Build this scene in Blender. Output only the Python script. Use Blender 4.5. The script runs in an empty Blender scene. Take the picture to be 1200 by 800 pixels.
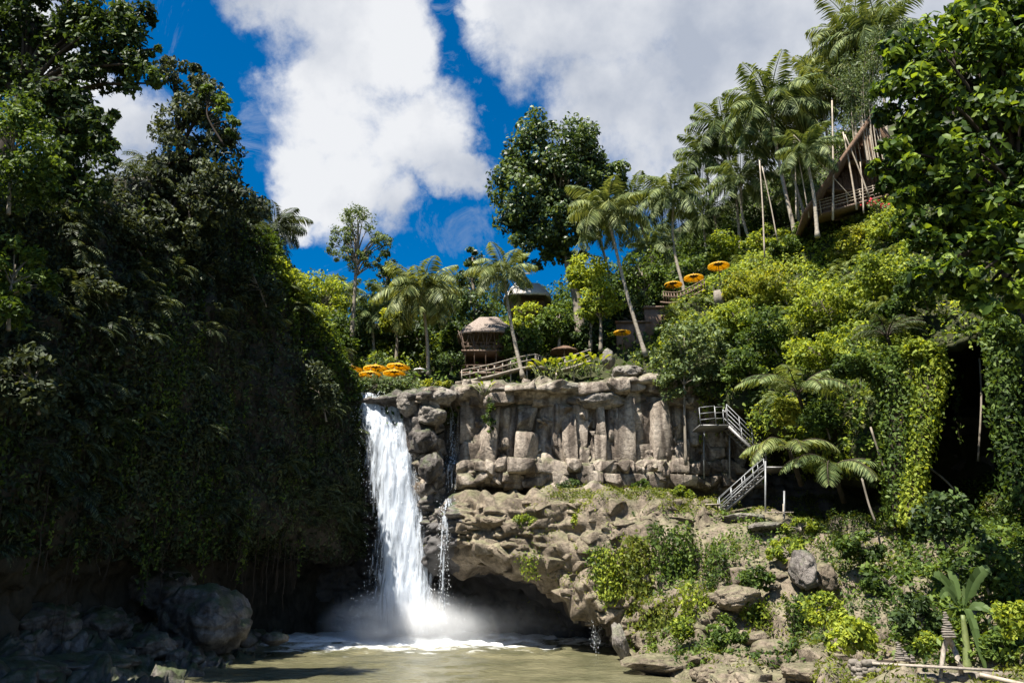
import bpy, bmesh, math, random
import numpy as np
R = math.radians
rs = np.random.RandomState(7)
random.seed(7)
scene = bpy.context.scene
COL = scene.collection
# ------------------------------------------------------------------ camera
F = 867.0; PITCH = R(18.0); CAMZ = 4.0
cam_d = bpy.data.cameras.new('camera'); cam_d.lens = 36*F/1200; cam_d.sensor_width = 36
cam_d.clip_start = 0.1; cam_d.clip_end = 3000
cam = bpy.data.objects.new('camera', cam_d); COL.objects.link(cam)
cam.location = (0, 0, CAMZ); cam.rotation_euler = (R(90)+PITCH, 0, 0)
scene.camera = cam

def ray(px, py):
    cx = (px-600)/F; cy = (400-py)/F
    return np.array([cx, math.cos(PITCH)-cy*math.sin(PITCH), math.sin(PITCH)+cy*math.cos(PITCH)])
def at(px, py, Y):
    d = ray(px, py); t = Y/d[1]
    return np.array([d[0]*t, Y, CAMZ+d[2]*t])
def atz(px, z, Y):           # point of column px at height z and distance Y
    t = (Y*math.cos(PITCH)+(z-CAMZ)*math.sin(PITCH))
    return np.array([(px-600)/F*t, Y, z])
def sc(px, py, Y):           # metres per photo pixel there
    return float(np.linalg.norm(at(px+1, py, Y)-at(px, py, Y)))

def pxpy(P):
    q = P-np.array([0, 0, CAMZ]); f = q[..., 1]*math.cos(PITCH)+q[..., 2]*math.sin(PITCH)
    u = -q[..., 1]*math.sin(PITCH)+q[..., 2]*math.cos(PITCH)
    return 600+F*q[..., 0]/f, 400-F*u/f

# ------------------------------------------------------------------ tagging
def tag(o, label=None, cat=None, group=None, kind=None):
    if label: o['label'] = label
    if cat: o['category'] = cat
    if group: o['group'] = group
    if kind: o['kind'] = kind
    return o
def empty(name, loc, label=None, cat=None, group=None):
    o = bpy.data.objects.new(name, None); COL.objects.link(o)
    o.location = tuple(float(v) for v in loc); o.empty_display_size = .3
    return tag(o, label, cat, group)

# ------------------------------------------------------------------ noise
def hash3(i, seed=0):
    i = i.astype(np.int64)
    h = (i[..., 0]*73856093) ^ (i[..., 1]*19349663) ^ (i[..., 2]*83492791) ^ (seed*2654435761 & 0x7fffffff)
    h = (h ^ (h >> 13))*1274126177 & 0xffffffff
    h = (h ^ (h >> 16))*2246822519 & 0xffffffff
    h = h ^ (h >> 15)
    return (h & 0xffffff)/float(0x1000000)
def vnoise(p, seed=0):
    i = np.floor(p); f = p-i; f = f*f*(3-2*f)
    out = 0
    for dx in (0, 1):
        for dy in (0, 1):
            for dz in (0, 1):
                w = (f[..., 0] if dx else 1-f[..., 0])*(f[..., 1] if dy else 1-f[..., 1])*(f[..., 2] if dz else 1-f[..., 2])
                out = out+w*hash3(i+np.array([dx, dy, dz]), seed)
    return out
def fbm(p, scale=1., octv=4, seed=0):
    s = 0; a = 1; t = 0
    for o in range(octv):
        s = s+a*vnoise(p*scale*(2.03**o)+o*17.3, seed+o); t += a; a *= .5
    return s/t
def worley(p, seed=0):       # returns cell random, F2-F1
    i = np.floor(p)
    f1 = np.full(p.shape[:-1], 9.); f2 = f1.copy(); cid = np.zeros_like(f1)
    for dx in (-1, 0, 1):
        for dy in (-1, 0, 1):
            for dz in (-1, 0, 1):
                c = i+np.array([dx, dy, dz])
                q = c+np.stack([hash3(c, seed+1), hash3(c, seed+2), hash3(c, seed+3)], -1)
                d = np.linalg.norm(p-q, axis=-1)
                n = d < f1
                f2 = np.where(n, f1, np.minimum(f2, d)); cid = np.where(n, hash3(c, seed+4), cid); f1 = np.where(n, d, f1)
    return cid, f2-f1

def facets(p, seed=0, A=.5, B=.8, edge=.08, groove=.3):   # broken-stone displacement: every cell its own tilted plane
    i = np.floor(p)
    f1 = np.full(p.shape[:-1], 9.); f2 = f1.copy(); cid = np.zeros_like(f1); pl = np.zeros_like(f1)
    for dx in (-1, 0, 1):
        for dy in (-1, 0, 1):
            for dz in (-1, 0, 1):
                c = i+np.array([dx, dy, dz])
                q = c+np.stack([hash3(c, seed+1), hash3(c, seed+2), hash3(c, seed+3)], -1)
                r = p-q; d = np.linalg.norm(r, axis=-1); n = d < f1
                g = np.stack([hash3(c, seed+5), hash3(c, seed+6), hash3(c, seed+7)], -1)*2-1
                pl = np.where(n, (r*g).sum(-1), pl)
                f2 = np.where(n, f1, np.minimum(f2, d)); cid = np.where(n, hash3(c, seed+4), cid); f1 = np.where(n, d, f1)
    return (cid-.5)*A+pl*B-np.exp(-((f2-f1)/edge)**2)*groove

def blocks(P, w, h, seed=0, A=.5, tilt=.5, groove=.3, gw=.06, warp=.5):   # jointed rock: slabs with straight cracks
    wx = (fbm(P, .35, 2, seed+1)-.5)*warp*2*w; wz = (fbm(P, .35, 2, seed+2)-.5)*warp*2*h
    x = (P[..., 0]+.35*P[..., 1]+wx); z = P[..., 2]+wz
    r = np.floor(z/h); o3 = np.zeros(P.shape)
    o3[..., 0] = r; hr = hash3(o3, seed+3)
    xs = x/w+hr*7.3; c = np.floor(xs); fx = xs-c; fz = z/h-r
    o3[..., 1] = c; a = hash3(o3, seed+4); b = hash3(o3, seed+5); d = hash3(o3, seed+6); j = hash3(o3, seed+7)
    split = fx > (.35+.3*b)          # some blocks are cracked in two
    a = np.where(split & (j > .5), d, a)
    e = np.minimum(np.minimum(fx, 1-fx)*w, np.minimum(fz, 1-fz)*h)
    e = np.where(j > .5, np.minimum(e, np.abs(fx-(.35+.3*b))*w), e)
    return (a-.5)*A+(fx-.5)*(b-.5)*2*tilt+(fz-.5)*(d-.65)*2*tilt-np.exp(-(e/gw)**2)*groove

# ------------------------------------------------------------------ mesh building
def mesh_obj(name, V, faces, mat, parent=None, smooth=False, mats=None, midx=None):
    """V (n,3); faces: array (m,k) or list of such arrays"""
    V = np.asarray(V, dtype=np.float32)
    if not isinstance(faces, list): faces = [faces]
    faces = [np.asarray(f, dtype=np.int32) for f in faces if len(f)]
    me = bpy.data.meshes.new(name)
    me.vertices.add(len(V)); me.vertices.foreach_set('co', V.ravel())
    nl = sum(f.size for f in faces); nf = sum(len(f) for f in faces)
    me.loops.add(nl); me.polygons.add(nf)
    me.loops.foreach_set('vertex_index', np.concatenate([f.ravel() for f in faces]))
    tot = np.concatenate([np.full(len(f), f.shape[1], np.int32) for f in faces])
    st = np.concatenate([[0], np.cumsum(tot)[:-1]]).astype(np.int32)
    me.polygons.foreach_set('loop_start', st); me.polygons.foreach_set('loop_total', tot)
    if smooth: me.polygons.foreach_set('use_smooth', np.ones(nf, bool))
    if mats:
        for m in mats: me.materials.append(m)
        me.polygons.foreach_set('material_index', np.asarray(midx, np.int32))
    else: me.materials.append(mat)
    me.update(calc_edges=True)
    o = bpy.data.objects.new(name, me); COL.objects.link(o)
    if parent is not None:
        o.parent = parent
        pl = parent.location; o.location = (0, 0, 0)
        me.transform(__import__('mathutils').Matrix.Translation((-pl[0], -pl[1], -pl[2])))
    return o
def centre_origin(o, p):
    import mathutils
    o.data.transform(mathutils.Matrix.Translation((-p[0], -p[1], -p[2]))); o.location = tuple(float(v) for v in p)

class MB:
    def __init__(s): s.v = []; s.q = []; s.t = []; s.n = 0
    def add(s, V, Q=None, T=None):
        V = np.asarray(V, float).reshape(-1, 3)
        if Q is not None and len(Q): s.q.append(np.asarray(Q)+s.n)
        if T is not None and len(T): s.t.append(np.asarray(T)+s.n)
        s.v.append(V); s.n += len(V)
    def tube(s, P, r, k=7, cap=True, wob=0):
        P = np.asarray(P, float); m = len(P)
        r = np.broadcast_to(np.asarray(r, float), (m,)).copy() if np.ndim(r) else np.full(m, float(r))
        T = np.gradient(P, axis=0); T /= np.linalg.norm(T, axis=1)[:, None]+1e-9
        ref = np.array([0, 0, 1.]) if abs(T[0][2]) < .9 else np.array([1., 0, 0])
        a = np.cross(T, ref); a /= np.linalg.norm(a, axis=1)[:, None]+1e-9
        b = np.cross(T, a)
        th = np.arange(k)*2*math.pi/k
        ring = P[:, None]+r[:, None, None]*(np.cos(th)[None, :, None]*a[:, None]+np.sin(th)[None, :, None]*b[:, None])
        if wob: ring = ring+(rs.rand(m, k, 1)-.5)*wob*r[:, None, None]*a[:, None]
        idx = np.arange(m*k).reshape(m, k)
        Q = np.stack([idx[:-1], np.roll(idx[:-1], -1, 1), np.roll(idx[1:], -1, 1), idx[1:]], -1).reshape(-1, 4)
        V = ring.reshape(-1, 3)
        if cap:
            V = np.vstack([V, P[0], P[-1]])
            c0 = m*k; c1 = c0+1; j = np.arange(k); jn = (j+1) % k
            Tt = np.vstack([np.stack([np.full(k, c0), jn, j], 1), np.stack([np.full(k, c1), idx[-1][j], idx[-1][jn]], 1)])
            s.add(V, Q); s.t.append(Tt+s.n-len(V))
        else: s.add(V, Q)
    def bar(s, a, b, w, h=None):     # box beam from a to b
        h = h or w; a = np.asarray(a, float); b = np.asarray(b, float); d = b-a; d /= np.linalg.norm(d)+1e-9
        up = np.array([0, 0, 1.]) if abs(d[2]) < .95 else np.array([0, 1., 0])
        x = np.cross(d, up); x /= np.linalg.norm(x); y = np.cross(x, d)
        V = [p+sx*x*w/2+sy*y*h/2 for p in (a, b) for sx, sy in ((-1, -1), (1, -1), (1, 1), (-1, 1))]
        s.add(V, [[0, 3, 2, 1], [4, 5, 6, 7], [0, 1, 5, 4], [1, 2, 6, 5], [2, 3, 7, 6], [3, 0, 4, 7]])
    def box(s, c, d, rz=0):
        c = np.asarray(c, float); d = np.asarray(d, float)/2
        V = np.array([[x, y, z] for z in (-1, 1) for x, y in ((-1, -1), (1, -1), (1, 1), (-1, 1))])*d
        ca, sa = math.cos(rz), math.sin(rz)
        V = np.stack([V[:, 0]*ca-V[:, 1]*sa, V[:, 0]*sa+V[:, 1]*ca, V[:, 2]], 1)+c
        s.add(V, [[0, 3, 2, 1], [4, 5, 6, 7], [0, 1, 5, 4], [1, 2, 6, 5], [2, 3, 7, 6], [3, 0, 4, 7]])
    def build(s, name, mat, parent=None, smooth=False):
        V = np.vstack(s.v); f = []
        if s.q: f.append(np.vstack(s.q))
        if s.t: f.append(np.vstack(s.t))
        return mesh_obj(name, V, f, mat, parent, smooth)

def catmull(P, n):               # P (k,...) -> n samples per segment
    k = len(P); out = []
    ts = np.arange(n)/n
    for i in range(k-1):
        p0 = P[max(i-1, 0)]; p1 = P[i]; p2 = P[i+1]; p3 = P[min(i+2, k-1)]
        for t in ts:
            out.append(.5*((2*p1)+(-p0+p2)*t+(2*p0-5*p1+4*p2-p3)*t*t+(-p0+3*p1-3*p2+p3)*t**3))
    out.append(P[-1]); return np.array(out)
def resample(P, n):              # curve -> n points
    P = catmull(np.asarray(P, float), 12)
    d = np.concatenate([[0], np.cumsum(np.linalg.norm(np.diff(P, axis=0), axis=1))])
    s = np.linspace(0, d[-1], n)
    return np.stack([np.interp(s, d, P[:, i]) for i in range(3)], 1)
def patch(rows, nu, nv, smoothv=True):
    A = np.array(rows, float)                    # (cols, nodes, 3)
    A = catmull(A, 14)
    # equalise along u by cumulative mean distance
    d = np.linalg.norm(np.diff(A, axis=0), axis=2).mean(1)
    s = np.concatenate([[0], np.cumsum(d)]); t = np.linspace(0, s[-1], nu)
    k = np.clip(np.searchsorted(s, t)-1, 0, len(s)-2); f = ((t-s[k])/(s[k+1]-s[k]))[:, None, None]
    A = A[k]*(1-f)+A[k+1]*f
    B = catmull(A.transpose(1, 0, 2), 14)
    d = np.linalg.norm(np.diff(B, axis=0), axis=2).mean(1)
    s = np.concatenate([[0], np.cumsum(d)]); t = np.linspace(0, s[-1], nv)
    k = np.clip(np.searchsorted(s, t)-1, 0, len(s)-2); f = ((t-s[k])/(s[k+1]-s[k]))[:, None, None]
    B = B[k]*(1-f)+B[k+1]*f
    return B.transpose(1, 0, 2)                  # (nu,nv,3)
def gnormals(G):
    du = np.gradient(G, axis=0); dv = np.gradient(G, axis=1)
    n = np.cross(du, dv); n /= np.linalg.norm(n, axis=2)[..., None]+1e-9
    return n
def orient(G, N, eye=(0, 0, 6)):  # flip so that normals face the eye on average
    s = np.sign(((np.array(eye)-G)*N).sum(2).mean())
    return N*(s if s != 0 else 1)
def gridfaces(nu, nv):
    i = np.arange(nu*nv).reshape(nu, nv)
    return np.stack([i[:-1, :-1], i[1:, :-1], i[1:, 1:], i[:-1, 1:]], -1).reshape(-1, 4)
def grid_obj(name, G, mat, smooth=True):
    return mesh_obj(name, G.reshape(-1, 3), gridfaces(*G.shape[:2]), mat, smooth=smooth)

# ------------------------------------------------------------------ materials
def newmat(name):
    m = bpy.data.materials.new(name); m.use_nodes = True
    nt = m.node_tree; nt.nodes.clear()
    return m, nt.nodes, nt.links
def N(nodes, t, **kw):
    n = nodes.new(t)
    for k, v in kw.items():
        if k in n.inputs: n.inputs[k].default_value = v
        else: setattr(n, k, v)
    return n
def ramp(nodes, stops):
    r = nodes.new('ShaderNodeValToRGB'); e = r.color_ramp.elements
    while len(e) > 1: e.remove(e[0])
    e[0].position = stops[0][0]; e[0].color = (*stops[0][1], 1)
    for p, c in stops[1:]:
        x = e.new(p); x.color = (*c, 1)
    return r
def leafmat(name, dark, mid, light, trans=.35, rough=.55, patchy=.35, spec=.22):
    m, n, l = newmat(name)
    out = N(n, 'ShaderNodeOutputMaterial'); geo = N(n, 'ShaderNodeNewGeometry')
    nz = N(n, 'ShaderNodeTexNoise'); nz.inputs['Scale'].default_value = patchy; nz.inputs['Detail'].default_value = 2
    tc = N(n, 'ShaderNodeTexCoord'); l.new(geo.outputs['Position'], nz.inputs['Vector'])
    add = N(n, 'ShaderNodeMath', operation='ADD'); mul = N(n, 'ShaderNodeMath', operation='MULTIPLY_ADD')
    mul.inputs[1].default_value = 1.6; mul.inputs[2].default_value = -.8
    l.new(nz.outputs['Fac'], mul.inputs[0]); l.new(mul.outputs[0], add.inputs[0]); l.new(geo.outputs['Random Per Island'], add.inputs[1])
    r = ramp(n, [(0., dark), (.5, mid), (1., light)]); l.new(add.outputs[0], r.inputs[0])
    p = N(n, 'ShaderNodeBsdfPrincipled'); p.inputs['Roughness'].default_value = rough
    p.inputs['Specular IOR Level'].default_value = spec
    t = N(n, 'ShaderNodeBsdfTranslucent'); mx = N(n, 'ShaderNodeMixShader'); mx.inputs[0].default_value = trans
    g = N(n, 'ShaderNodeMixRGB', blend_type='MULTIPLY'); g.inputs[0].default_value = 1; g.inputs[2].default_value = (1.5, 1.35, .5, 1)
    l.new(r.outputs[0], p.inputs['Base Color']); l.new(r.outputs[0], g.inputs[1]); l.new(g.outputs[0], t.inputs['Color'])
    l.new(p.outputs[0], mx.inputs[1]); l.new(t.outputs[0], mx.inputs[2]); l.new(mx.outputs[0], out.inputs[0])
    return m
def basic(name, c1, c2, scale=3., rough=.8, bump=.3, stretch=(1, 1, 1), metal=0, detail=6, dist=.05):
    m, n, l = newmat(name)
    out = N(n, 'ShaderNodeOutputMaterial'); p = N(n, 'ShaderNodeBsdfPrincipled')
    tc = N(n, 'ShaderNodeNewGeometry'); mp = N(n, 'ShaderNodeMapping'); mp.inputs['Scale'].default_value = stretch
    nz = N(n, 'ShaderNodeTexNoise'); nz.inputs['Scale'].default_value = scale; nz.inputs['Detail'].default_value = detail; nz.inputs['Roughness'].default_value = .65
    l.new(tc.outputs['Position'], mp.inputs[0]); l.new(mp.outputs[0], nz.inputs['Vector'])
    r = ramp(n, [(.3, c1), (.7, c2)]); l.new(nz.outputs['Fac'], r.inputs[0]); l.new(r.outputs[0], p.inputs['Base Color'])
    p.inputs['Roughness'].default_value = rough; p.inputs['Metallic'].default_value = metal
    p.inputs['Specular IOR Level'].default_value = .5 if rough < .75 else .1
    b = N(n, 'ShaderNodeBump'); b.inputs['Strength'].default_value = bump; b.inputs['Distance'].default_value = dist
    l.new(nz.outputs['Fac'], b.inputs['Height']); l.new(b.outputs[0], p.inputs['Normal']); l.new(p.outputs[0], out.inputs[0])
    return m
def rockmat(name, ca, cb, cc, moss=(.05, .07, .015), moss_amt=.5, wet=0.0, streak=.8):
    m, n, l = newmat(name)
    out = N(n, 'ShaderNodeOutputMaterial'); p = N(n, 'ShaderNodeBsdfPrincipled'); geo = N(n, 'ShaderNodeNewGeometry')
    P = geo.outputs['Position']
    n1 = N(n, 'ShaderNodeTexNoise'); n1.inputs['Scale'].default_value = .55; n1.inputs['Detail'].default_value = 9; n1.inputs['Roughness'].default_value = .68; l.new(P, n1.inputs['Vector'])
    r1 = ramp(n, [(.28, cb), (.5, ca), (.72, cc)]); l.new(n1.outputs['Fac'], r1.inputs[0])
    # fine mottling
    n2 = N(n, 'ShaderNodeTexNoise'); n2.inputs['Scale'].default_value = 4.5; n2.inputs['Detail'].default_value = 6; n2.inputs['Roughness'].default_value = .7; l.new(P, n2.inputs['Vector'])
    r2 = ramp(n, [(.32, (.38, .37, .36)), (.5, (.9, .89, .88)), (.68, (1.25, 1.22, 1.18))]); l.new(n2.outputs['Fac'], r2.inputs[0])
    m1 = N(n, 'ShaderNodeMixRGB', blend_type='MULTIPLY'); m1.inputs[0].default_value = .85
    l.new(r1.outputs[0], m1.inputs[1]); l.new(r2.outputs[0], m1.inputs[2])
    # vertical water stains
    mp = N(n, 'ShaderNodeMapping'); mp.inputs['Scale'].default_value = (1.3, 1.3, .12); l.new(P, mp.inputs[0])
    n3 = N(n, 'ShaderNodeTexNoise'); n3.inputs['Scale'].default_value = 1.; n3.inputs['Detail'].default_value = 5; l.new(mp.outputs[0], n3.inputs['Vector'])
    r3 = ramp(n, [(.43, (.26, .235, .225)), (.55, (1, 1, 1))]); l.new(n3.outputs['Fac'], r3.inputs[0])
    m2 = N(n, 'ShaderNodeMixRGB', blend_type='MULTIPLY'); m2.inputs[0].default_value = streak
    l.new(m1.outputs[0], m2.inputs[1]); l.new(r3.outputs[0], m2.inputs[2])
    # moss where it is flat enough
    sx = N(n, 'ShaderNodeSeparateXYZ'); l.new(geo.outputs['Normal'], sx.inputs[0])
    n4 = N(n, 'ShaderNodeTexNoise'); n4.inputs['Scale'].default_value = 1.1; n4.inputs['Detail'].default_value = 6; l.new(P, n4.inputs['Vector'])
    a = N(n, 'ShaderNodeMath', operation='MULTIPLY_ADD'); l.new(sx.outputs[2], a.inputs[0]); a.inputs[1].default_value = .35; l.new(n4.outputs['Fac'], a.inputs[2])
    mr = N(n, 'ShaderNodeMapRange'); mr.inputs['From Min'].default_value = .62; mr.inputs['From Max'].default_value = .85; mr.inputs['To Max'].default_value = moss_amt
    l.new(a.outputs[0], mr.inputs['Value'])
    m3 = N(n, 'ShaderNodeMixRGB'); l.new(mr.outputs[0], m3.inputs[0]); l.new(m2.outputs[0], m3.inputs[1]); m3.inputs[2].default_value = (*moss, 1)
    l.new(m3.outputs[0], p.inputs['Base Color']); p.inputs['Roughness'].default_value = .85-.5*wet
    p.inputs['Specular IOR Level'].default_value = .25+.3*wet
    v = N(n, 'ShaderNodeTexVoronoi', feature='DISTANCE_TO_EDGE'); v.inputs['Scale'].default_value = 1.6
    wn = N(n, 'ShaderNodeMixRGB', blend_type='ADD'); wn.inputs[0].default_value = .6; l.new(P, wn.inputs[1]); l.new(n2.outputs['Color'], wn.inputs[2]); l.new(wn.outputs[0], v.inputs['Vector'])
    vr = N(n, 'ShaderNodeMapRange'); vr.inputs['From Max'].default_value = .09; l.new(v.outputs[0], vr.inputs['Value'])
    hs = N(n, 'ShaderNodeMath', operation='MULTIPLY_ADD'); l.new(vr.outputs[0], hs.inputs[0]); hs.inputs[1].default_value = .35; l.new(n2.outputs['Fac'], hs.inputs[2])
    b = N(n, 'ShaderNodeBump'); b.inputs['Strength'].default_value = .8; b.inputs['Distance'].default_value = .12
    l.new(hs.outputs[0], b.inputs['Height']); l.new(b.outputs[0], p.inputs['Normal'])
    l.new(p.outputs[0], out.inputs[0])
    return m

M = {}
M['rock'] = rockmat('pale_rock', (.36, .305, .25), (.14, .115, .095), (.52, .455, .385), moss_amt=.55)
M['rock_low'] = rockmat('earthy_rock', (.23, .188, .14), (.11, .088, .064), (.34, .285, .215), moss=(.06, .085, .018), moss_amt=.4, streak=.25)
M['rock_dark'] = rockmat('dark_rock', (.17, .15, .135), (.08, .072, .066), (.28, .25, .22), moss=(.04, .06, .015), moss_amt=.8, wet=.5)
M['rock_grey'] = rockmat('grey_boulder', (.26, .235, .21), (.11, .10, .09), (.40, .36, .32), moss_amt=.5, streak=.3)
M['soil'] = basic('soil_under_leaves', (.02, .026, .010), (.05, .05, .026), 2., .95, .6)
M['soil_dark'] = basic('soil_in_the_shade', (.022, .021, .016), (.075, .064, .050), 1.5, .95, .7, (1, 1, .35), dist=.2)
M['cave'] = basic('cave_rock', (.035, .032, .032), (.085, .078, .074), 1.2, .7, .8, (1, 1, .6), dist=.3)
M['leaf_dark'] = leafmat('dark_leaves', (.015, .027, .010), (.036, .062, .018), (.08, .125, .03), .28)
M['leaf_shade'] = leafmat('shade_toned_leaves', (.016, .024, .013), (.042, .056, .027), (.095, .115, .05), .22, rough=.6, patchy=.25)  # green leaves toned down: shade of the left wall put into the colour
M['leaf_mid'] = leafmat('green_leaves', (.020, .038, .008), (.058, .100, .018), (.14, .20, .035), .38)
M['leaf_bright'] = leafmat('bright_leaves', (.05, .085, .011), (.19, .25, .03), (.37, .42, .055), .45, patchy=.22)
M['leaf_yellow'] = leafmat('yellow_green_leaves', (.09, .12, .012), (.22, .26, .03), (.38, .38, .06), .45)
M['leaf_pale'] = leafmat('pale_grey_green_leaves', (.04, .065, .02), (.10, .14, .05), (.19, .24, .09), .3, rough=.5)
M['leaf_gloss'] = leafmat('glossy_leaves', (.014, .030, .012), (.05, .085, .025), (.15, .20, .07), .3, rough=.45, spec=.3)
M['leaf_big'] = leafmat('large_fresh_leaves', (.014, .030, .007), (.055, .10, .014), (.22, .30, .03), .4, rough=.5)
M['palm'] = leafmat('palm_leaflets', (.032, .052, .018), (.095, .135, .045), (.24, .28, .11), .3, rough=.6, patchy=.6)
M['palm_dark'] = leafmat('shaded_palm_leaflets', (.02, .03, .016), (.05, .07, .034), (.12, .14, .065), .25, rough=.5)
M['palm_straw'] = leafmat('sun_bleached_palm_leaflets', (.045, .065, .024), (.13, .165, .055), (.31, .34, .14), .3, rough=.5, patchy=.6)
M['banana'] = leafmat('banana_leaf', (.07, .11, .03), (.12, .18, .06), (.20, .27, .11), .45, rough=.5)
M['grass'] = leafmat('grass_blades', (.05, .075, .012), (.12, .15, .022), (.22, .24, .045), .4, patchy=.5)
M['bark'] = basic('grey_bark', (.10, .085, .065), (.30, .26, .21), 5, .9, .5, (1, 1, .3))
M['bark_palm'] = basic('palm_bark', (.16, .135, .105), (.42, .37, .30), 4, .85, .5, (.6, .6, 2.2))
M['bark_dark'] = basic('dark_bark', (.025, .02, .016), (.07, .055, .042), 4, .9, .5, (1, 1, .3))
M['thatch'] = basic('thatch', (.13, .10, .085), (.36, .30, .26), 9, .95, .9, (1, 1, .5), dist=.08)
M['thatch_brown'] = basic('brown_thatch', (.07, .045, .03), (.20, .13, .09), 9, .95, .8, (1, 1, .4), dist=.08)
M['pale_roof'] = basic('sun_bleached_thatch', (.34, .31, .28), (.62, .58, .53), 9, .95, .6, (1, 1, .5), dist=.05)
M['wood'] = basic('brown_wood', (.07, .042, .027), (.18, .115, .075), 6, .7, .3)
M['wood_grey'] = basic('weathered_wood', (.18, .15, .12), (.40, .35, .29), 7, .8, .3)
M['bamboo'] = basic('bamboo_pole', (.24, .19, .135), (.42, .35, .27), 5, .5, .15)
M['metal'] = basic('galvanised_metal', (.14, .145, .15), (.26, .265, .27), 8, .5, .1, metal=.3)
M['metal_dark'] = basic('dull_metal', (.12, .12, .12), (.22, .21, .2), 8, .5, .2, metal=.4)
M['plaster'] = basic('brown_plaster_wall', (.13, .085, .06), (.24, .17, .13), 2, .9, .3)
M['glass_cloth'] = basic('white_canvas', (.6, .6, .58), (.75, .75, .72), 5, .8, .1)
M['stone'] = basic('stacked_stone', (.10, .086, .07), (.25, .22, .185), 5, .9, .6)
M['stem'] = basic('green_stem', (.08, .11, .03), (.18, .2, .07), 4, .6, .2)
M['flower'] = basic('red_petals', (.5, .03, .05), (.7, .06, .08), 6, .5, .1)
def clothmat(name, c1, c2):
    m, n, l = newmat(name)
    out = N(n, 'ShaderNodeOutputMaterial'); d = N(n, 'ShaderNodeBsdfPrincipled'); t = N(n, 'ShaderNodeBsdfTranslucent'); mx = N(n, 'ShaderNodeMixShader')
    g = N(n, 'ShaderNodeNewGeometry'); nz = N(n, 'ShaderNodeTexNoise'); nz.inputs['Scale'].default_value = 2.5; l.new(g.outputs['Position'], nz.inputs['Vector'])
    r = ramp(n, [(.35, c1), (.65, c2)]); l.new(nz.outputs['Fac'], r.inputs[0])
    l.new(r.outputs[0], d.inputs['Base Color']); l.new(r.outputs[0], t.inputs['Color']); d.inputs['Roughness'].default_value = .7
    mx.inputs[0].default_value = .45; l.new(d.outputs[0], mx.inputs[1]); l.new(t.outputs[0], mx.inputs[2]); l.new(mx.outputs[0], out.inputs[0])
    return m
M['yellow_cloth'] = clothmat('yellow_cloth', (.80, .50, .02), (.88, .60, .04))
M['orange_cloth'] = clothmat('orange_fringe', (.78, .42, .02), (.85, .50, .03))

# ------------------------------------------------------------------ leaves
def unit(v): return v/(np.linalg.norm(v, axis=-1, keepdims=True)+1e-9)
def leaf_arrays(P, nrm, size, aspect=.5, spread=.7, droop=.2, fancy=False):
    """one leaf per point; nrm = preferred facing; returns V,Q"""
    n = len(P)
    nn = unit(nrm+rs.normal(0, spread, (n, 3)))
    d = unit(np.cross(nn, rs.normal(0, 1, (n, 3))))
    d = unit(d+np.array([0, 0, -droop])*1.0)
    s = unit(np.cross(nn, d)); nn = unit(np.cross(d, s))
    L = (size*(.6+.8*rs.rand(n)))[:, None] if np.ndim(size) == 0 else (size*(.6+.8*rs.rand(n)))[:, None]
    W = L*aspect/2
    if not fancy:
        a = P-d*L*.5; c = P+d*L*.5-nn*L*.12
        b = P-d*L*.05+s*W+nn*L*.06; e = P-d*L*.05-s*W+nn*L*.06
        V = np.stack([a, b, c, e], 1).reshape(-1, 3)
        i = np.arange(n)[:, None]*4
        return V, np.hstack([i, i+1, i+2, i+3])
    # eight-vertex leaf with a folded midrib
    a = P-d*L*.5; m1 = P-d*L*.1; m2 = P+d*L*.25-nn*L*.05; c = P+d*L*.5-nn*L*.16
    l1 = m1+s*W+nn*W*.35; r1 = m1-s*W+nn*W*.35; l2 = m2+s*W*.8+nn*W*.25; r2 = m2-s*W*.8+nn*W*.25
    V = np.stack([a, l1, l2, c, r2, r1, m1, m2], 1).reshape(-1, 3)
    i = np.arange(n)[:, None]*8
    Q = np.vstack([np.hstack([i, i+1, i+6, i+5]), np.hstack([i+1, i+2, i+7, i+6]), np.hstack([i+6, i+7, i+4, i+5]), np.hstack([i+7, i+2, i+3, i+4])])
    return V, Q
def clump_leaves(C, rad, n_per, size, fill=.55, **kw):
    """C (k,3) clump centres, rad (k,)"""
    k = len(C); rad = np.broadcast_to(rad, (k,))
    dirs = unit(rs.normal(0, 1, (k*n_per, 3))+np.array([0, 0, .25]))
    rr = np.repeat(rad, n_per)*(fill+(1-fill)*rs.rand(k*n_per))*(.85+.3*rs.rand(k*n_per))
    P = np.repeat(C, n_per, 0)+dirs*rr[:, None]*np.array([1, 1, .75])
    nrm = unit(dirs+np.array([-.28, -.42, .85]))
    return leaf_arrays(P, nrm, size, **kw)
def ellipsoid_clumps(c, r, n, shell=.55):
    d = unit(rs.normal(0, 1, (n, 3))); q = (shell+(1-shell)*rs.rand(n)**.6)[:, None]
    return c+d*q*r

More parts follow.
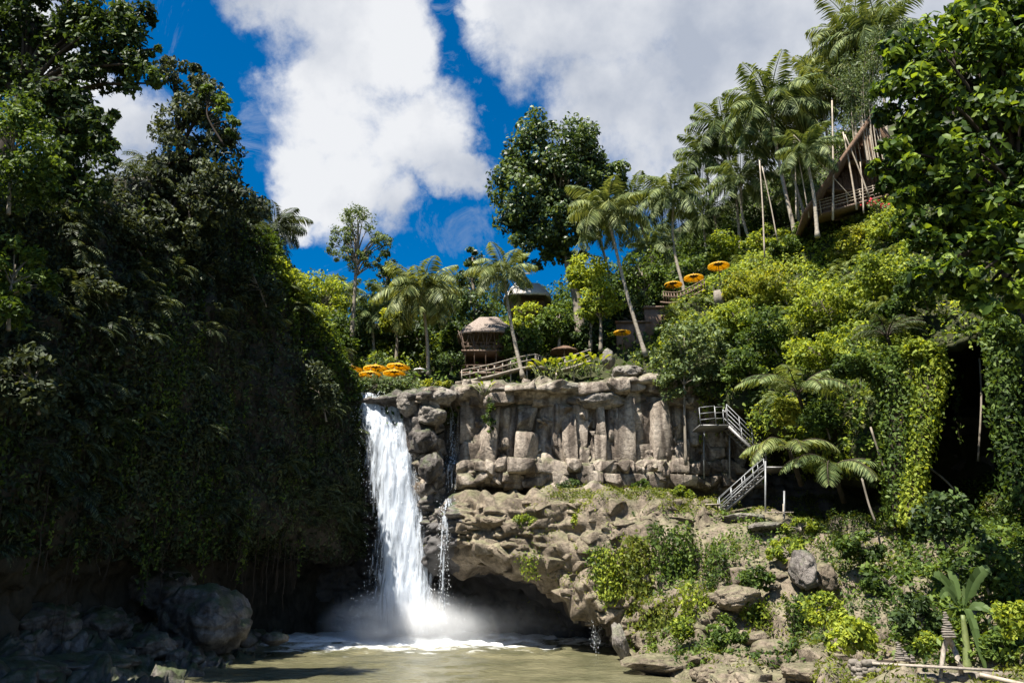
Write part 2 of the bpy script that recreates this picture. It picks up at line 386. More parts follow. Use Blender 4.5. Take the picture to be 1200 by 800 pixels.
def tree(name, label, cat, base, blobs, mat, Y, leaf=.35, clumps=26, n_per=55, trunk_r=.25, crad=.25, trunk_path=None,
         bark='bark', fancy=False, group=None, aspect=.5, trunk_name='trunk', limbs=26, depth=1., droop=.2, spread=.7, fill=.5):
    """blobs: list of (px,py,rx,ry[,dY]) in photo pixels at distance Y"""
    b = np.asarray(base, float)
    root = empty(name, b, label, cat, group)
    C = []; RD = []
    tot = sum(q[2]*q[3] for q in blobs)
    for q in blobs:
        y = Y+(q[4] if len(q) > 4 else 0); c = at(q[0], q[1], y); s = sc(q[0], q[1], y)
        rx, rz = q[2]*s, q[3]*s
        k = max(4, int(round(clumps*q[2]*q[3]/tot)))
        r = min(rx, rz)*crad*2
        cc = ellipsoid_clumps(c, np.array([max(rx-r*.6, .1), max((rx+rz)/2*depth-r*.6, .1), max(rz-r*.5, .1)]), k)
        C.append(cc); RD.append(r*(.65+.7*rs.rand(k)))
    C = np.vstack(C); RD = np.concatenate(RD)
    V, Q = clump_leaves(C, RD, n_per, leaf, aspect=aspect, fancy=fancy, droop=droop, spread=spread, fill=fill)
    mesh_obj('crown', V, Q, M[mat], root)
    mb = MB()
    top = at(blobs[0][0], blobs[0][1], Y)
    tp = [b]+([at(q[0], q[1], Y) for q in trunk_path] if trunk_path else [b*.45+top*.55+rs.normal(0, .15, 3)])+[top]
    P = resample(tp, 14)
    mb.tube(P, np.linspace(trunk_r, trunk_r*.35, 14), 9, wob=.15)
    if limbs:
        for i in rs.permutation(len(C))[:min(len(C), int(limbs))]:
            j = int(np.argmin(np.linalg.norm(P[5:]-(C[i]*.45+P[7]*.55), axis=1)))+5
            mid = (P[j]+C[i])/2+np.array([0, 0, .12*np.linalg.norm(P[j]-C[i])])
            L = resample([P[j], mid, C[i]], 6)
            mb.tube(L, np.linspace(trunk_r*.42, trunk_r*.08, 6), 5)
    mb.build(trunk_name, M[bark], root, smooth=True)
    return root

def shrub(name, label, cat, blobs, mat, Y, leaf=.3, n_per=60, clumps=14, group=None, base=None, **kw):
    if base is None:
        q = max(blobs, key=lambda q: q[1]+q[3]); base = at(q[0], q[1]+q[3]*.9, Y)
    return tree(name, label, cat, base, blobs, mat, Y, leaf=leaf, clumps=clumps, n_per=n_per, trunk_r=kw.pop('trunk_r', .07), group=group, trunk_name='stem', **kw)

def frond_arrays(base, dirh, L, up, droop, nleaf, leafL, leafW, twist=0., hang=.5):
    """one pinnate frond; returns (rachis pts, leaflet V, Q)"""
    t = np.linspace(0, 1, 14)
    dirh = dirh/(np.linalg.norm(dirh)+1e-9)
    el = up-(t**1.15)*droop
    seg = L/13
    P = [np.array(base, float)]
    for i in range(13):
        P.append(P[-1]+seg*(math.cos(el[i])*dirh+math.sin(el[i])*np.array([0, 0, 1.])))
    P = np.array(P)
    s = np.linspace(.12, 1, nleaf)
    C = np.stack([np.interp(s, t, P[:, i]) for i in range(3)], 1)
    T = unit(np.stack([np.interp(s, t, np.gradient(P[:, i])) for i in range(3)], 1))
    side = unit(np.cross(T, np.array([0, 0, 1.])+1e-4)); upv = unit(np.cross(side, T))
    V = []; n2 = nleaf
    for sg in (-1, 1):
        prof = np.sin(np.pi*np.clip(s*.85+.12, 0, 1))**.6
        ll = (leafL*prof*(.85+.3*rs.rand(n2)))[:, None]
        d = unit(sg*side*(1-.15*hang)+T*.55*(1+rs.rand(n2, 1)*.3)-upv*(hang*(.6+.5*rs.rand(n2, 1)))+upv*twist*sg)
        w = leafW*(.8+.4*rs.rand(n2))[:, None]
        a = C-T*w*.5; b = C+T*w*.5
        m = C+d*ll*.55; tip = C+d*ll+np.array([0, 0, -1.])*ll*(.12+hang*.3*rs.rand(n2, 1))
        V.append(np.stack([a, m-T*w*.6, tip, m+T*w*.6], 1)); 
        V[-1][:, 0] = C
    V = np.vstack(V).reshape(-1, 3); i = np.arange(2*n2)[:, None]*4
    return P, V, np.hstack([i, i+1, i+2, i+3])
def palm(label, base, crown, Y, fr, mat='palm', nf=20, bend=None, trunk_r=.17, name='coconut_palm', group='coconut palms', wind=(0, 0), Yb=None, dead=True):
    b = at(base[0], base[1], Yb or Y); c = at(crown[0], crown[1], Y); s = sc(crown[0], crown[1], Y); L = fr*s*1.12
    root = empty(name, b, label, 'palm tree', group)
    mb = MB(); mid = at(*bend, Y) if bend else (b*.5+c*.5)+np.array([.25*rs.normal(), 0, 0])
    P = resample([b, mid, c], 22)
    r = np.linspace(trunk_r, trunk_r*.6, 22); r[0] *= 1.5; r[1] *= 1.15; r[1::2] *= 1.08
    mb.tube(P, r, 9); mb.build('trunk', M['bark_palm'], root, smooth=True)
    cr = MB(); rc = MB()
    a0 = rs.rand()*6.28
    nf = int(nf*1.25)
    for i in range(nf):
        a = a0+i*2.39996; q = i/nf
        up = R(78)-q*R(95)+rs.normal(0, .08); dr = R(85)+rs.normal(0, .15)+q*.3
        dh = np.array([math.cos(a)+wind[0], math.sin(a)+wind[1], 0])
        Pp, V, Q = frond_arrays(c+np.array([0, 0, .1]), dh, L*(.85+.3*rs.rand()), up, dr, 40, L*.32, max(.07, L*.024), hang=.55+.5*q)
        cr.add(V, Q); rc.tube(Pp, np.linspace(.05, .012, 14)*max(1, L/3.5), 4, cap=False)
    cr.v += rc.v; 
    for q_ in rc.q: cr.q.append(q_+cr.n)
    cr.build('crown', M[mat], root)
    nb = MB()
    for i in range(7):
        a = i*.9; cc = c+np.array([math.cos(a)*.28, math.sin(a)*.28, -.25-.1*rs.rand()])
        th = np.linspace(0, math.pi, 6)
        nb.tube(np.stack([np.full(6, cc[0]), np.full(6, cc[1]), cc[2]+.17*np.cos(th)], 1), np.maximum(.13*np.sin(th), .01), 7)
    nb.build('coconut_bunch', M['stem'], root, smooth=True)
    return root

# ------------------------------------------------------------------ world and light
SUN_DIR = np.array([-.42, -.50, .0]); ELEV = R(62)
az = math.atan2(SUN_DIR[0], SUN_DIR[1])             # from +Y towards +X
w = bpy.data.worlds.new('World'); scene.world = w; w.use_nodes = True
nt = w.node_tree; n = nt.nodes; l = nt.links; n.clear()
out = N(n, 'ShaderNodeOutputWorld'); bg = N(n, 'ShaderNodeBackground'); bg.inputs['Strength'].default_value = .055
sky = N(n, 'ShaderNodeTexSky', sky_type='NISHITA'); sky.sun_disc = False; sky.sun_elevation = ELEV; sky.sun_rotation = az % (2*math.pi)
sky.altitude = 800; sky.air_density = 1.0; sky.dust_density = .3; sky.ozone_density = 3.0
hsv = N(n, 'ShaderNodeHueSaturation'); hsv.inputs['Saturation'].default_value = 1.6; hsv.inputs['Value'].default_value = .9
l.new(sky.outputs[0], hsv.inputs['Color'])
tc = N(n, 'ShaderNodeTexCoord'); D = tc.outputs['Generated']
def vm(op, a=None, b=None, v=None, sc_=None):
    x = N(n, 'ShaderNodeVectorMath', operation=op)
    if a is not None: l.new(a, x.inputs[0])
    if b is not None: l.new(b, x.inputs[1])
    if v is not None: x.inputs[1].default_value = v
    if sc_ is not None: x.inputs['Scale'].default_value = sc_
    return x
def mth(op, a, b=None, c=None):
    x = N(n, 'ShaderNodeMath', operation=op)
    for i, q in enumerate((a, b, c)):
        if q is None: continue
        if isinstance(q, (int, float)): x.inputs[i].default_value = q
        else: l.new(q, x.inputs[i])
    return x.outputs[0]
def nz(scale, detail=8, rough=.6, vec=None, dist=0):
    x = N(n, 'ShaderNodeTexNoise'); x.inputs['Scale'].default_value = scale; x.inputs['Detail'].default_value = detail; x.inputs['Roughness'].default_value = rough
    x.inputs['Distortion'].default_value = dist
    l.new(vec or D, x.inputs['Vector']); return x
wn = nz(3.2, 9, .62)
off = vm('SUBTRACT', wn.outputs['Color'], v=(.5, .5, .5)); off = vm('SCALE', off.outputs[0], sc_=.24)
Dw = vm('NORMALIZE', vm('ADD', D, off.outputs[0]).outputs[0]).outputs[0]
blobs = [(345, -20, 60), (405, 30, 90), (455, 40, 60), (375, 90, 62), (410, 140, 95), (480, 150, 75), (515, 175, 50), (362, 190, 48), (420, 215, 85), (475, 250, 45), (370, 240, 50), (540, 215, 35),
         (640, 40, 75), (720, 40, 120), (840, 20, 140), (700, 120, 75), (780, 130, 95), (880, 100, 110), (960, 60, 120), (840, 190, 80), (590, 10, 35),
         (120, 140, 62), (140, 200, 50), (60, 60, 50), (30, -20, 50), (1100, 60, 200), (1000, 200, 80), (345, 265, 30)]
cur = None
for bx, by, br in blobs:
    d = ray(bx, by); d /= np.linalg.norm(d); rr = br/F*1.03
    dt = vm('DOT_PRODUCT', Dw, v=tuple(d)).outputs['Value']
    c = math.cos(rr)
    f = mth('MULTIPLY_ADD', dt, 1/(1-c), -c/(1-c))
    cur = f if cur is None else mth('MAXIMUM', cur, f)
cur = mth('MAXIMUM', cur, -1.2)
# the rest of the dome: broken cloud behind the viewer
sep = N(n, 'ShaderNodeSeparateXYZ'); l.new(D, sep.inputs[0])
back = N(n, 'ShaderNodeMapRange'); back.inputs['From Min'].default_value = .25; back.inputs['From Max'].default_value = -.3
back.inputs['To Min'].default_value = -1.2; back.inputs['To Max'].default_value = .1; l.new(sep.outputs[1], back.inputs['Value'])
cur = mth('MAXIMUM', cur, back.outputs[0])
fb = nz(7, 10, .62, dist=.15)
f2 = mth('MULTIPLY_ADD', fb.outputs['Fac'], 3.0, -1.5)
dens = mth('ADD', cur, f2)
mask = N(n, 'ShaderNodeMapRange', interpolation_type='SMOOTHSTEP'); mask.inputs['From Min'].default_value = -.25; mask.inputs['From Max'].default_value = .75; l.new(dens, mask.inputs['Value'])
# cirrus wisps
wi = nz(9, 9, .7, dist=1.2)
wm = N(n, 'ShaderNodeMapRange'); wm.inputs['From Min'].default_value = .55; wm.inputs['From Max'].default_value = .80; wm.inputs['To Max'].default_value = .45; l.new(wi.outputs['Fac'], wm.inputs['Value'])
mk = mth('MAXIMUM', mask.outputs[0], wm.outputs[0])
sh = nz(4.2, 7, .55); shr = ramp(n, [(.36, (2.7, 3.0, 3.6)), (.60, (5.2, 5.3, 5.5))]); 
shm = N(n, 'ShaderNodeMapRange'); shm.inputs['From Min'].default_value = 0; shm.inputs['From Max'].default_value = 1.0
l.new(sh.outputs['Fac'], shr.inputs[0])
mix = N(n, 'ShaderNodeMixRGB'); l.new(mk, mix.inputs[0]); l.new(hsv.outputs[0], mix.inputs[1]); l.new(shr.outputs[0], mix.inputs[2])
l.new(mix.outputs[0], bg.inputs[0]); l.new(bg.outputs[0], out.inputs[0])
SKYN = dict(hsv=hsv, shr=shr)

sl = bpy.data.lights.new('sun', 'SUN'); sl.energy = 4.4; sl.angle = R(.5); sl.color = (1, .95, .86)
so = bpy.data.objects.new('sun', sl); COL.objects.link(so)
import mathutils
h = SUN_DIR/np.linalg.norm(SUN_DIR)
sd = mathutils.Vector((h[0]*math.cos(ELEV), h[1]*math.cos(ELEV), math.sin(ELEV)))
so.rotation_euler = sd.to_track_quat('Z', 'Y').to_euler(); so.location = (-30, -20, 80)
sc_v = scene.view_settings
sc_v.view_transform = 'Standard'; sc_v.look = 'None'; sc_v.gamma = 1; sc_v.exposure = 1.6; sc_v.use_curve_mapping = False
try:
    cy = scene.cycles; cy.sample_clamp_indirect = 3; cy.max_bounces = 6; cy.diffuse_bounces = 3; cy.glossy_bounces = 2; cy.transmission_bounces = 3; cy.transparent_max_bounces = 12; cy.volume_bounces = 1; cy.volume_step_rate = 2
except Exception: pass

# ------------------------------------------------------------------ terrain
def Z(px, z, Y): return ('z', px, z, Y)
def row(px, *pts):
    out = []
    for p in pts:
        if isinstance(p[0], str): out.append(atz(px, p[2], p[3]))
        else: out.append(at(px, p[0], p[1]))
    return out
# --- main rock: upper cliff, recess, lower ledge, cave under it, bank to the right
def mr(px, *p, back=None):
    r = row(px, *p); b = r[0].copy(); b[1] += 30; b[2] += 3.0; b[0] *= (b[1]/r[0][1]); return [b]+r
zz = lambda px, z, Y: ('z', px, z, Y)
MR = [
 mr(370, (455,60),(500,60.5),(540,61),(560,61),(575,61.5),(590,62),(610,62),(640,62.5),(680,63),(715,64),zz(370,-1,64)),
 mr(432, (463,57.6),(500,58.8),(540,59.5),(560,60),(575,60.5),(590,61),(610,61.5),(640,62),(680,63),(715,64),zz(432,-1,64)),
 mr(468, (462,57),(490,57.2),(530,57.4),(555,57.6),(580,58),(600,58),(625,58.5),(655,59),(690,60),(715,62),zz(468,-1,63)),
 mr(500, (455,55.5),(490,54.8),(530,54.6),(560,55),(580,55),(600,55.3),(620,55.3),(650,56),(685,57),(712,61),zz(500,-1,62)),
 mr(522, (462,57),(490,57.6),(535,57.6),(552,56.6),(575,56.4),(582,55.5),(592,52.8),(618,52),(648,52.6),(668,59.5),zz(522,-1,61)),
 mr(545, (456,56.4),(485,56.2),(535,55.8),(545,54),(570,54.2),(577,55.5),(584,51),(620,50),(656,51.3),(674,60),zz(545,-1,61)),
 mr(600, (449,56),(478,54.6),(535,54.8),(543,52.9),(567,53.4),(577,55.5),(582,50),(622,49),(664,50.3),(684,60),zz(600,-1,61)),
 mr(650, (447,56),(474,54.6),(530,54.6),(544,53.2),(565,53.8),(578,55.6),(581,49.6),(630,48),(692,48.4),(706,59),zz(650,-1,60)),
 mr(700, (446,56),(474,54.4),(532,54.4),(541,53.2),(566,53.6),(578,55),(583,48.6),(640,46.4),(722,46),(733,55),zz(700,-1,58)),
 mr(732, (443,56),(474,54.6),(532,54.6),(542,53.4),(566,53.8),(579,55),(584,48.2),(655,45.4),(730,45.2),(764,46),zz(732,-1.2,46.5)),
 mr(765, (442,56),(476,54.8),(532,54.6),(543,53.8),(568,54),(580,55),(585,48),(670,44),(745,42.5),(781,39),zz(765,-1.2,38)),
 mr(800, (446,56.5),(482,55),(532,54.7),(545,54),(570,54),(580,55),(588,48),(680,42.6),(756,38.5),(798,34),zz(800,-1.5,31)),
 mr(850, (470,57.5),(500,57),(540,56.5),(555,55.8),(575,56),(588,55.5),(601,47),(685,41.5),(758,37),(800,32),(880,24)),
 mr(920, (480,60),(510,60),(545,59),(565,57.5),(585,57),(600,55),(614,45),(690,40),(758,35),(800,31),(890,23)),
 mr(1000,(480,58),(520,57),(550,56),(570,55),(590,54),(608,50),(622,42),(692,38),(758,33),(790,29.5),(890,21)),
 mr(1045,(480,54),(520,53),(550,52),(570,51),(595,50),(614,47),(628,40),(695,36),(762,31.5),(787,28.5),(890,20)),
 mr(1110,(480,52),(520,51),(550,50),(570,49),(600,47),(622,43),(645,37),(702,33.5),(766,30.2),(787,28),(890,19)),
 mr(1200,(480,46),(520,45),(550,44),(580,42),(615,40),(645,36),(668,32.5),(715,30.5),(768,28.6),(790,26.5),(900,18)),
 mr(1400,(480,36),(520,35),(550,34),(580,33),(620,32),(650,30),(680,28),(720,27),(770,26),(800,24),(900,17)),
]
G = patch(MR, 760, 560)
Nn = orient(G, gnormals(G)); base_main = G.copy()
P = G
wr = (fbm(P, .5, 3, 5)[..., None]-.5)*np.array([1.2, 1.2, .8])
flute = fbm(P*np.array([1, 1, .10]), .55, 3, 31)
strata = fbm(P*np.array([.12, .12, 1.]), 1.1, 3, 41)
lowmask = np.clip((11.0-P[..., 2])/1.5, 0, 1)
zc = P[..., 2]
capm = np.clip((zc-16.3)/.8, 0, 1); ledm = np.clip((12.9-zc)/.6, 0, 1)
colm = (1-capm)*(1-ledm)
wc = (fbm(P, .45, 3, 15)[..., None]-.5)*np.array([1.6, 1.0, 1.0])
cols_ = facets((P+wc)*np.array([.52, .30, .13])+5.5, 3, 1.5, .55, .07, .55)
caps_ = facets((P+wc)*np.array([.42, .30, .75]), 73, .95, .45, .07, .4)
leds_ = facets((P+wc)*np.array([.40, .30, .9]), 83, 1.0, .40, .08, .4)
disp_u = (cols_*.35+blocks(P, 1.7, 4.4, 203, 1.7, .9, .75, .09, .25))*colm+(caps_*.4+blocks(P, 2.6, 1.0, 213, 1.0, .5, .5, .07, .35))*capm+(leds_*.4+blocks(P, 2.0, .85, 223, .9, .5, .5, .07, .35))*ledm
disp_u += blocks(P, .75, 1.0, 233, .34, .32, .22, .05, .5)+blocks(P, .33, .36, 243, .10, .10, .07, .03, .6)
disp_u = disp_u*.55+(strata-.5)*.5+(fbm(P, 2.2, 4, 91)-.5)*.25+.05
lump = fbm(P, .22, 3, 51)
disp_l = (lump-.5)*2.2+blocks(P, 1.9, .8, 253, .45, .35, .25, .06, .6)+blocks(P, .6, .4, 263, .14, .14, .10, .04, .6)+facets((P+wr)*np.array([.40, .40, .9]), 43, .38, .35, .07, .22)+facets((P+wr*.5)*np.array([1.2, 1.2, 2.2]), 53, .18, .22, .09, .10)+facets(P*np.array([3.2, 3.2, 4.4]), 63, .08, .12, .12, .04)+(strata-.5)*.8+(fbm(P, 1.5, 5, 61)-.5)*.75
ux, uy = pxpy(P)
bank = np.clip((ux-790)/60, 0, 1)*lowmask
flatm = np.clip((np.abs(Nn[..., 2])-.35)/.35, 0, 1)*lowmask
broad = (lump-.5)*2.0+facets((P+wr)*np.array([.45, .45, .5])+9, 143, .9, .9, .05, .35)+facets((P+wr)*np.array([1.1, 1.1, 1.2])+3, 153, .30, .45, .06, .14)
disp_l = disp_l*(1-flatm)+(broad+.18*(disp_l-(lump-.5)*2.2))*flatm
disp = disp_u*(1-lowmask)+disp_l*lowmask
def blur(a, n):
    for _ in range(n):
        p = np.pad(a, 1, mode='edge'); a = (p[:-2, 1:-1]+2*p[1:-1, 1:-1]+p[2:, 1:-1])/4; p = np.pad(a, 1, mode='edge'); a = (p[1:-1, :-2]+2*p[1:-1, 1:-1]+p[1:-1, 2:])/4
    return a
steep = blur(disp, 1); flat_ = blur(disp, 7); mm = blur(np.clip((np.abs(Nn[..., 2])-.15)/.3, 0, 1), 4)
disp = steep*(1-mm)+flat_*mm+mm*(fbm(P, 1.3, 3, 67)-.5)*.35
disp *= np.clip((G[..., 2]+1.5)/2.5, .1, 1)
G2 = G+Nn*disp[..., None]
main = grid_obj('rock_cliff', G2, M['rock'], smooth=False); tag(main, kind='structure')
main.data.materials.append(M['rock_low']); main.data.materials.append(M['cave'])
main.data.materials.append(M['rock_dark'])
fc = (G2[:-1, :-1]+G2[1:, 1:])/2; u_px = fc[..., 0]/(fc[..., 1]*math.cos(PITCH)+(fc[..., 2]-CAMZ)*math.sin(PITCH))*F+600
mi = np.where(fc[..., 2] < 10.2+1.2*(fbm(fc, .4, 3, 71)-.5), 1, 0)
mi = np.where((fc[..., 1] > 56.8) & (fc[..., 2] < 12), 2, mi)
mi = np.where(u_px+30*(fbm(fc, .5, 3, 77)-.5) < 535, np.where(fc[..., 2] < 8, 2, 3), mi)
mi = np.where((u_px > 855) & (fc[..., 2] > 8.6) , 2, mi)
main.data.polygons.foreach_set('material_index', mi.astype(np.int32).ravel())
MAIN = (G2, Nn, u_px)

def hull_rock(c, d, tilt=.12, npt=16, rz=0.):
    # angular broken stone: convex hull of points pushed to the faces of a box
    p = rs.rand(npt, 3)*2-1; k = rs.randint(0, 3, npt); p[np.arange(npt), k] = np.sign(p[np.arange(npt), k])
    p = np.clip(p*1.12, -1, 1)*np.array(d)/2
    a, b, g_ = rs.normal(0, tilt), rs.normal(0, tilt), rz+rs.normal(0, tilt*2)
    E = np.array(mathutils.Euler((a, b, g_)).to_matrix()); return p@E.T+np.array(c)
def rock_blocks(name, specs, mat, bev=.02, kind='structure'):
    V, F3, n0 = [], [], 0
    for c, d, t, npt in specs:
        bm = bmesh.new()
        for q in hull_rock(c, d, t, npt): bm.verts.new(q)
        r = bmesh.ops.convex_hull(bm, input=bm.verts[:]); bmesh.ops.delete(bm, geom=list({g for g in r['geom_interior']+r['geom_unused'] if isinstance(g, bmesh.types.BMVert)}), context='VERTS')
        bmesh.ops.dissolve_limit(bm, angle_limit=R(14), verts=bm.verts[:], edges=bm.edges[:])
        bmesh.ops.bevel(bm, geom=bm.edges[:], offset=bev*min(d), segments=1, affect='EDGES', clamp_overlap=True)
        bmesh.ops.triangulate(bm, faces=bm.faces[:]); bmesh.ops.subdivide_edges(bm, edges=bm.edges[:], cuts=2 if max(d) > 1.2 else 1, use_grid_fill=True); bmesh.ops.triangulate(bm, faces=bm.faces[:])
        bm.verts.index_update(); V.append(np.array([v.co[:] for v in bm.verts])); F3.append(np.array([[v.index for v in f.verts] for f in bm.faces])+n0); n0 += len(bm.verts); bm.free()
    V = np.vstack(V); V = V+(np.stack([fbm(V, 2.6, 3, 5), fbm(V+9, 2.6, 3, 6), fbm(V+19, 2.6, 3, 7)], 1)-.5)*.13
    return tag(mesh_obj(name, V, np.vstack(F3), M[mat]), kind=kind)
_Xm, _Ym = pxpy(base_main)
def baseY(px, py):
    q = base_main[300-0:, :, :] if False else base_main
    d = (_Xm-px)**2+(_Ym-py)**2; d = d+np.where((base_main[..., 1] > 57.8) | (d > 900), 1e5, 0); return base_main[np.unravel_index(np.argmin(d), d.shape)][1]
sp = []
x = 540.
while x < 862:          # tall jointed columns
    m = 14.7; w_ = 8+22*rs.rand()**1.3; y0 = 477-5*rs.rand(); y1 = 545
    Yb = baseY(x, 510)+.5+.34*rs.normal(); s_ = sc(x, 510, Yb)
    cut = y0+(y1-y0)*(.35+.4*rs.rand()) if rs.rand() < .6 else y1
    for a, b in ((y0, cut), (cut, y1)):
        if b-a < 4: continue
        c = (at(x, a, Yb)+at(x, b, Yb))/2; sp.append((c+np.array([0, rs.normal(0, .15), 0]), (w_*s_*1.12, 1.7, (b-a)*s_*1.12), .05, 26))
    x += w_*.92
for (ya, yb, wmin, wmax, hh) in ((449, 463, 18, 46, 14), (462, 478, 16, 36, 15), (541, 557, 14, 34, 15), (556, 572, 14, 36, 15)):
    x = 536.
    while x < 862:
        w_ = wmin+(wmax-wmin)*rs.rand()**1.5; y = (ya+yb)/2+rs.normal(0, 1.2)+(6 if (x > 800 and ya < 450) else 0); Yb = baseY(x+w_/2, y)+.55+.35*rs.normal(); s_ = sc(x, y, Yb)
        sp.append((at(x+w_/2, y, Yb), (w_*s_*1.1, 2.0, hh*s_*(.85+.45*rs.rand())), .06, 24)); x += w_*.9
for i in range(45):    # odd chunks that break the rows
    x = 545+310*rs.rand(); y = 452+118*rs.rand(); w_ = 7+20*rs.rand()**1.6; hh = w_*(.5+1.3*rs.rand()); Yb = baseY(x, y)+.75+.4*rs.normal(); s_ = sc(x, y, Yb)
    sp.append((at(x, y, Yb), (w_*s_, 1.8, hh*s_), .13, 16))
for i in range(150):
    x = 545+310*rs.rand(); y = 450+124*rs.rand(); w_ = 3+5*rs.rand(); Yb = baseY(x, y)+.1+.3*rs.normal(); s_ = sc(x, y, Yb)
    sp.append((at(x, y, Yb), (w_*s_, .7, w_*s_*(.6+.8*rs.rand())), .3, 11))
for i in range(110):    # beside the falls, dark blocks
    x = 476+56*rs.rand(); y = 462+130*rs.rand()
    if x > 520 and y < 575: continue
    w_ = 8+12*rs.rand(); Yb = baseY(x, y)+.7; s_ = sc(x, y, Yb); sp.append((at(x, y, Yb), (w_*s_, 1.4, w_*s_*(.6+.5*rs.rand())), .15, 14))
rock_blocks('rock_face', sp, 'rock')
sp = []
G2_, X2, Y2 = G2, *pxpy(G2)
cand = np.argwhere((X2 > 540) & (X2 < 1080) & (Y2 > 583) & (Y2 < 800) & (G2[..., 1] < 52.5) & (G2[..., 2] > -.3))
for i in range(380):
    a, b = cand[rs.randint(len(cand))]; p = G2[a, b]; w_ = .3+1.5*rs.rand()**2.4
    if rs.rand() > 38/p[1]: pass
    sp.append((p+Nn[a, b]*(-.22*w_), (w_*1.3, w_*(.8+.4*rs.rand()), w_*(.4+.25*rs.rand())), .2, 15))
rock_blocks('ledge_rock', sp, 'rock_low', .02)
sp = []
cand = np.argwhere((X2 > 720) & (X2 < 1100) & (Y2 > 640) & (Y2 < 800) & (G2[..., 1] < 45) & (G2[..., 2] > 0))
for i in range(900):
    a, b = cand[rs.randint(len(cand))]; w_ = .07+.22*rs.rand()**2; sp.append((G2[a, b], (w_*1.2, w_, w_*.7), .3, 10))
rock_blocks('rubble', sp, 'rock_low', .08, 'stuff')

def veg_patch(name, rows, nu, nv, mat, amp=1.2, scale=.35, seed=1, eye=(0, 0, 6), ragged=.5, cave_from=None, cave_mat='cave'):
    G = patch(rows, nu, nv); Nn = orient(G, gnormals(G), eye)
    c, e = worley(G*scale*1.2+fbm(G, .5, 2, seed)[..., None], seed+3)
    d = (fbm(G, scale, 4, seed)-.5)*2*amp+(np.minimum(e, .5)-.2)*amp*.9+(c-.5)*amp*.5
    d += (fbm(G, 2.2, 3, seed+9)-.5)*ragged
    G2 = G+Nn*d[..., None]
    o = grid_obj(name, G2, M[mat]); tag(o, kind='structure')
    return G2, orient(G2, gnormals(G2), eye), o
def rr_(px, *p, dz=3., dy=25):
    r = row(px, *p); b = r[0].copy(); b[1] += dy; b[2] += dz; b[0] *= (b[1]/r[0][1]); return [b]+r
# --- left cliff
LC = [
 rr_(-420,(150,13),(300,12),(430,11.5),(560,11.5),(680,12),(760,13),(860,13), dz=6, dy=5),
 rr_(-180,(170,23),(300,21.5),(430,21),(560,21),(680,22),(730,23),(800,23), dz=4, dy=12),
 rr_(0,  (205,31),(300,30),(420,29),(520,29),(630,30),(690,33),(760,33), dz=4, dy=14),
 rr_(100,(225,37),(300,36),(420,34.5),(520,34.5),(630,36),(690,40),(760,40), dz=4, dy=14),
 rr_(200,(190,43),(290,41.5),(400,40),(510,40),(625,42),(670,48),(755,48), dz=3, dy=14),
 rr_(265,(220,48),(300,46),(400,45),(500,45),(625,46),(665,54),(750,55), dz=2, dy=14),
 rr_(315,(285,51),(350,49),(430,48),(520,48),(630,49),(665,59),(748,60), dz=1, dy=14),
 rr_(365,(365,54),(410,52.5),(470,52),(540,52),(635,52.8),(668,62.5),(748,63), dz=1, dy=14),
 rr_(402,(435,56.5),(462,55.4),(500,55),(560,55.4),(638,56.4),(670,64.4),(748,64), dz=.5, dy=14),
 rr_(420,(466,59),(490,59.6),(520,60.5),(570,61.5),(640,62.8),(680,65.4),(748,65), dz=.5, dy=14),
]
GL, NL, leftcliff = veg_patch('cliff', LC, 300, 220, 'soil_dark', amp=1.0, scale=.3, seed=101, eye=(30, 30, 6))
# --- right slope
RSL = [
 rr_(752,(425,61),(432,60),(440,59),(448,58.4),(456,58),(462,59),(480,60)),
 rr_(790,(365,65),(390,61),(420,57.5),(440,56),(455,55.6),(466,58),(500,60)),
 rr_(850,(325,67),(370,60),(410,55.5),(450,53.2),(480,52.6),(496,59),(570,60)),
 rr_(920,(285,69),(340,60),(400,54),(450,50.6),(505,49),(530,58),(602,58)),
 rr_(985,(258,67),(320,58),(390,51),(450,47),(545,45),(565,55),(612,53)),
 rr_(1040,(245,62),(310,53),(390,46),(460,43),(540,42),(560,53),(625,49)),
 rr_(1075,(238,58),(310,50),(390,44),(410,43),(425,43.2),(455,54),(635,48)),
 rr_(1120,(230,54),(300,47),(370,42),(395,41.6),(410,42),(440,52),(640,46)),
 rr_(1180,(220,48),(300,42),(360,38.4),(385,38),(402,38.4),(440,47),(650,42)),
 rr_(1250,(215,42),(300,37),(400,33.4),(460,33),(520,33),(560,38),(670,36)),
 rr_(1420,(210,34),(300,30),(400,28),(500,27),(600,27),(640,28),(700,28)),
]
GR, NR, rightslope = veg_patch('hillside', RSL, 300, 200, 'soil', amp=.9, scale=.35, seed=201, eye=(-30, 0, 40))
# --- plateau and hill behind
HB = [
 rr_(150,(455,62),(425,70),(405,85),(395,110), dy=60, dz=0),
 rr_(300,(455,62),(425,70),(405,85),(395,110), dy=60, dz=0),
 rr_(420,(462,58.5),(435,66),(410,80),(395,105), dy=60, dz=0),
 rr_(560,(456,58),(430,66),(405,80),(390,105), dy=60, dz=0),
 rr_(660,(450,58),(420,66),(392,78),(375,105), dy=60, dz=0),
 rr_(720,(444,58.5),(400,66),(365,78),(350,105), dy=60, dz=0),
 rr_(780,(400,62),(355,70),(325,82),(300,110), dy=60, dz=0),
 rr_(850,(335,67),(300,76),(270,90),(255,115), dy=60, dz=0),
 rr_(950,(280,69),(240,78),(215,92),(195,120), dy=60, dz=0),
 rr_(1080,(250,60),(200,72),(170,90),(150,120), dy=60, dz=0),
 rr_(1300,(240,42),(180,60),(140,80),(120,120), dy=60, dz=0),
]
HB = [[r[1]+np.array([0, -1.0, -3.0])]+r[1:]+[r[4]+(r[4]-r[3])*2.] for r in HB]
GH, NH, hill = veg_patch('terrain', HB, 220, 120, 'soil', amp=.6, scale=.25, seed=301, eye=(0, 40, 200))

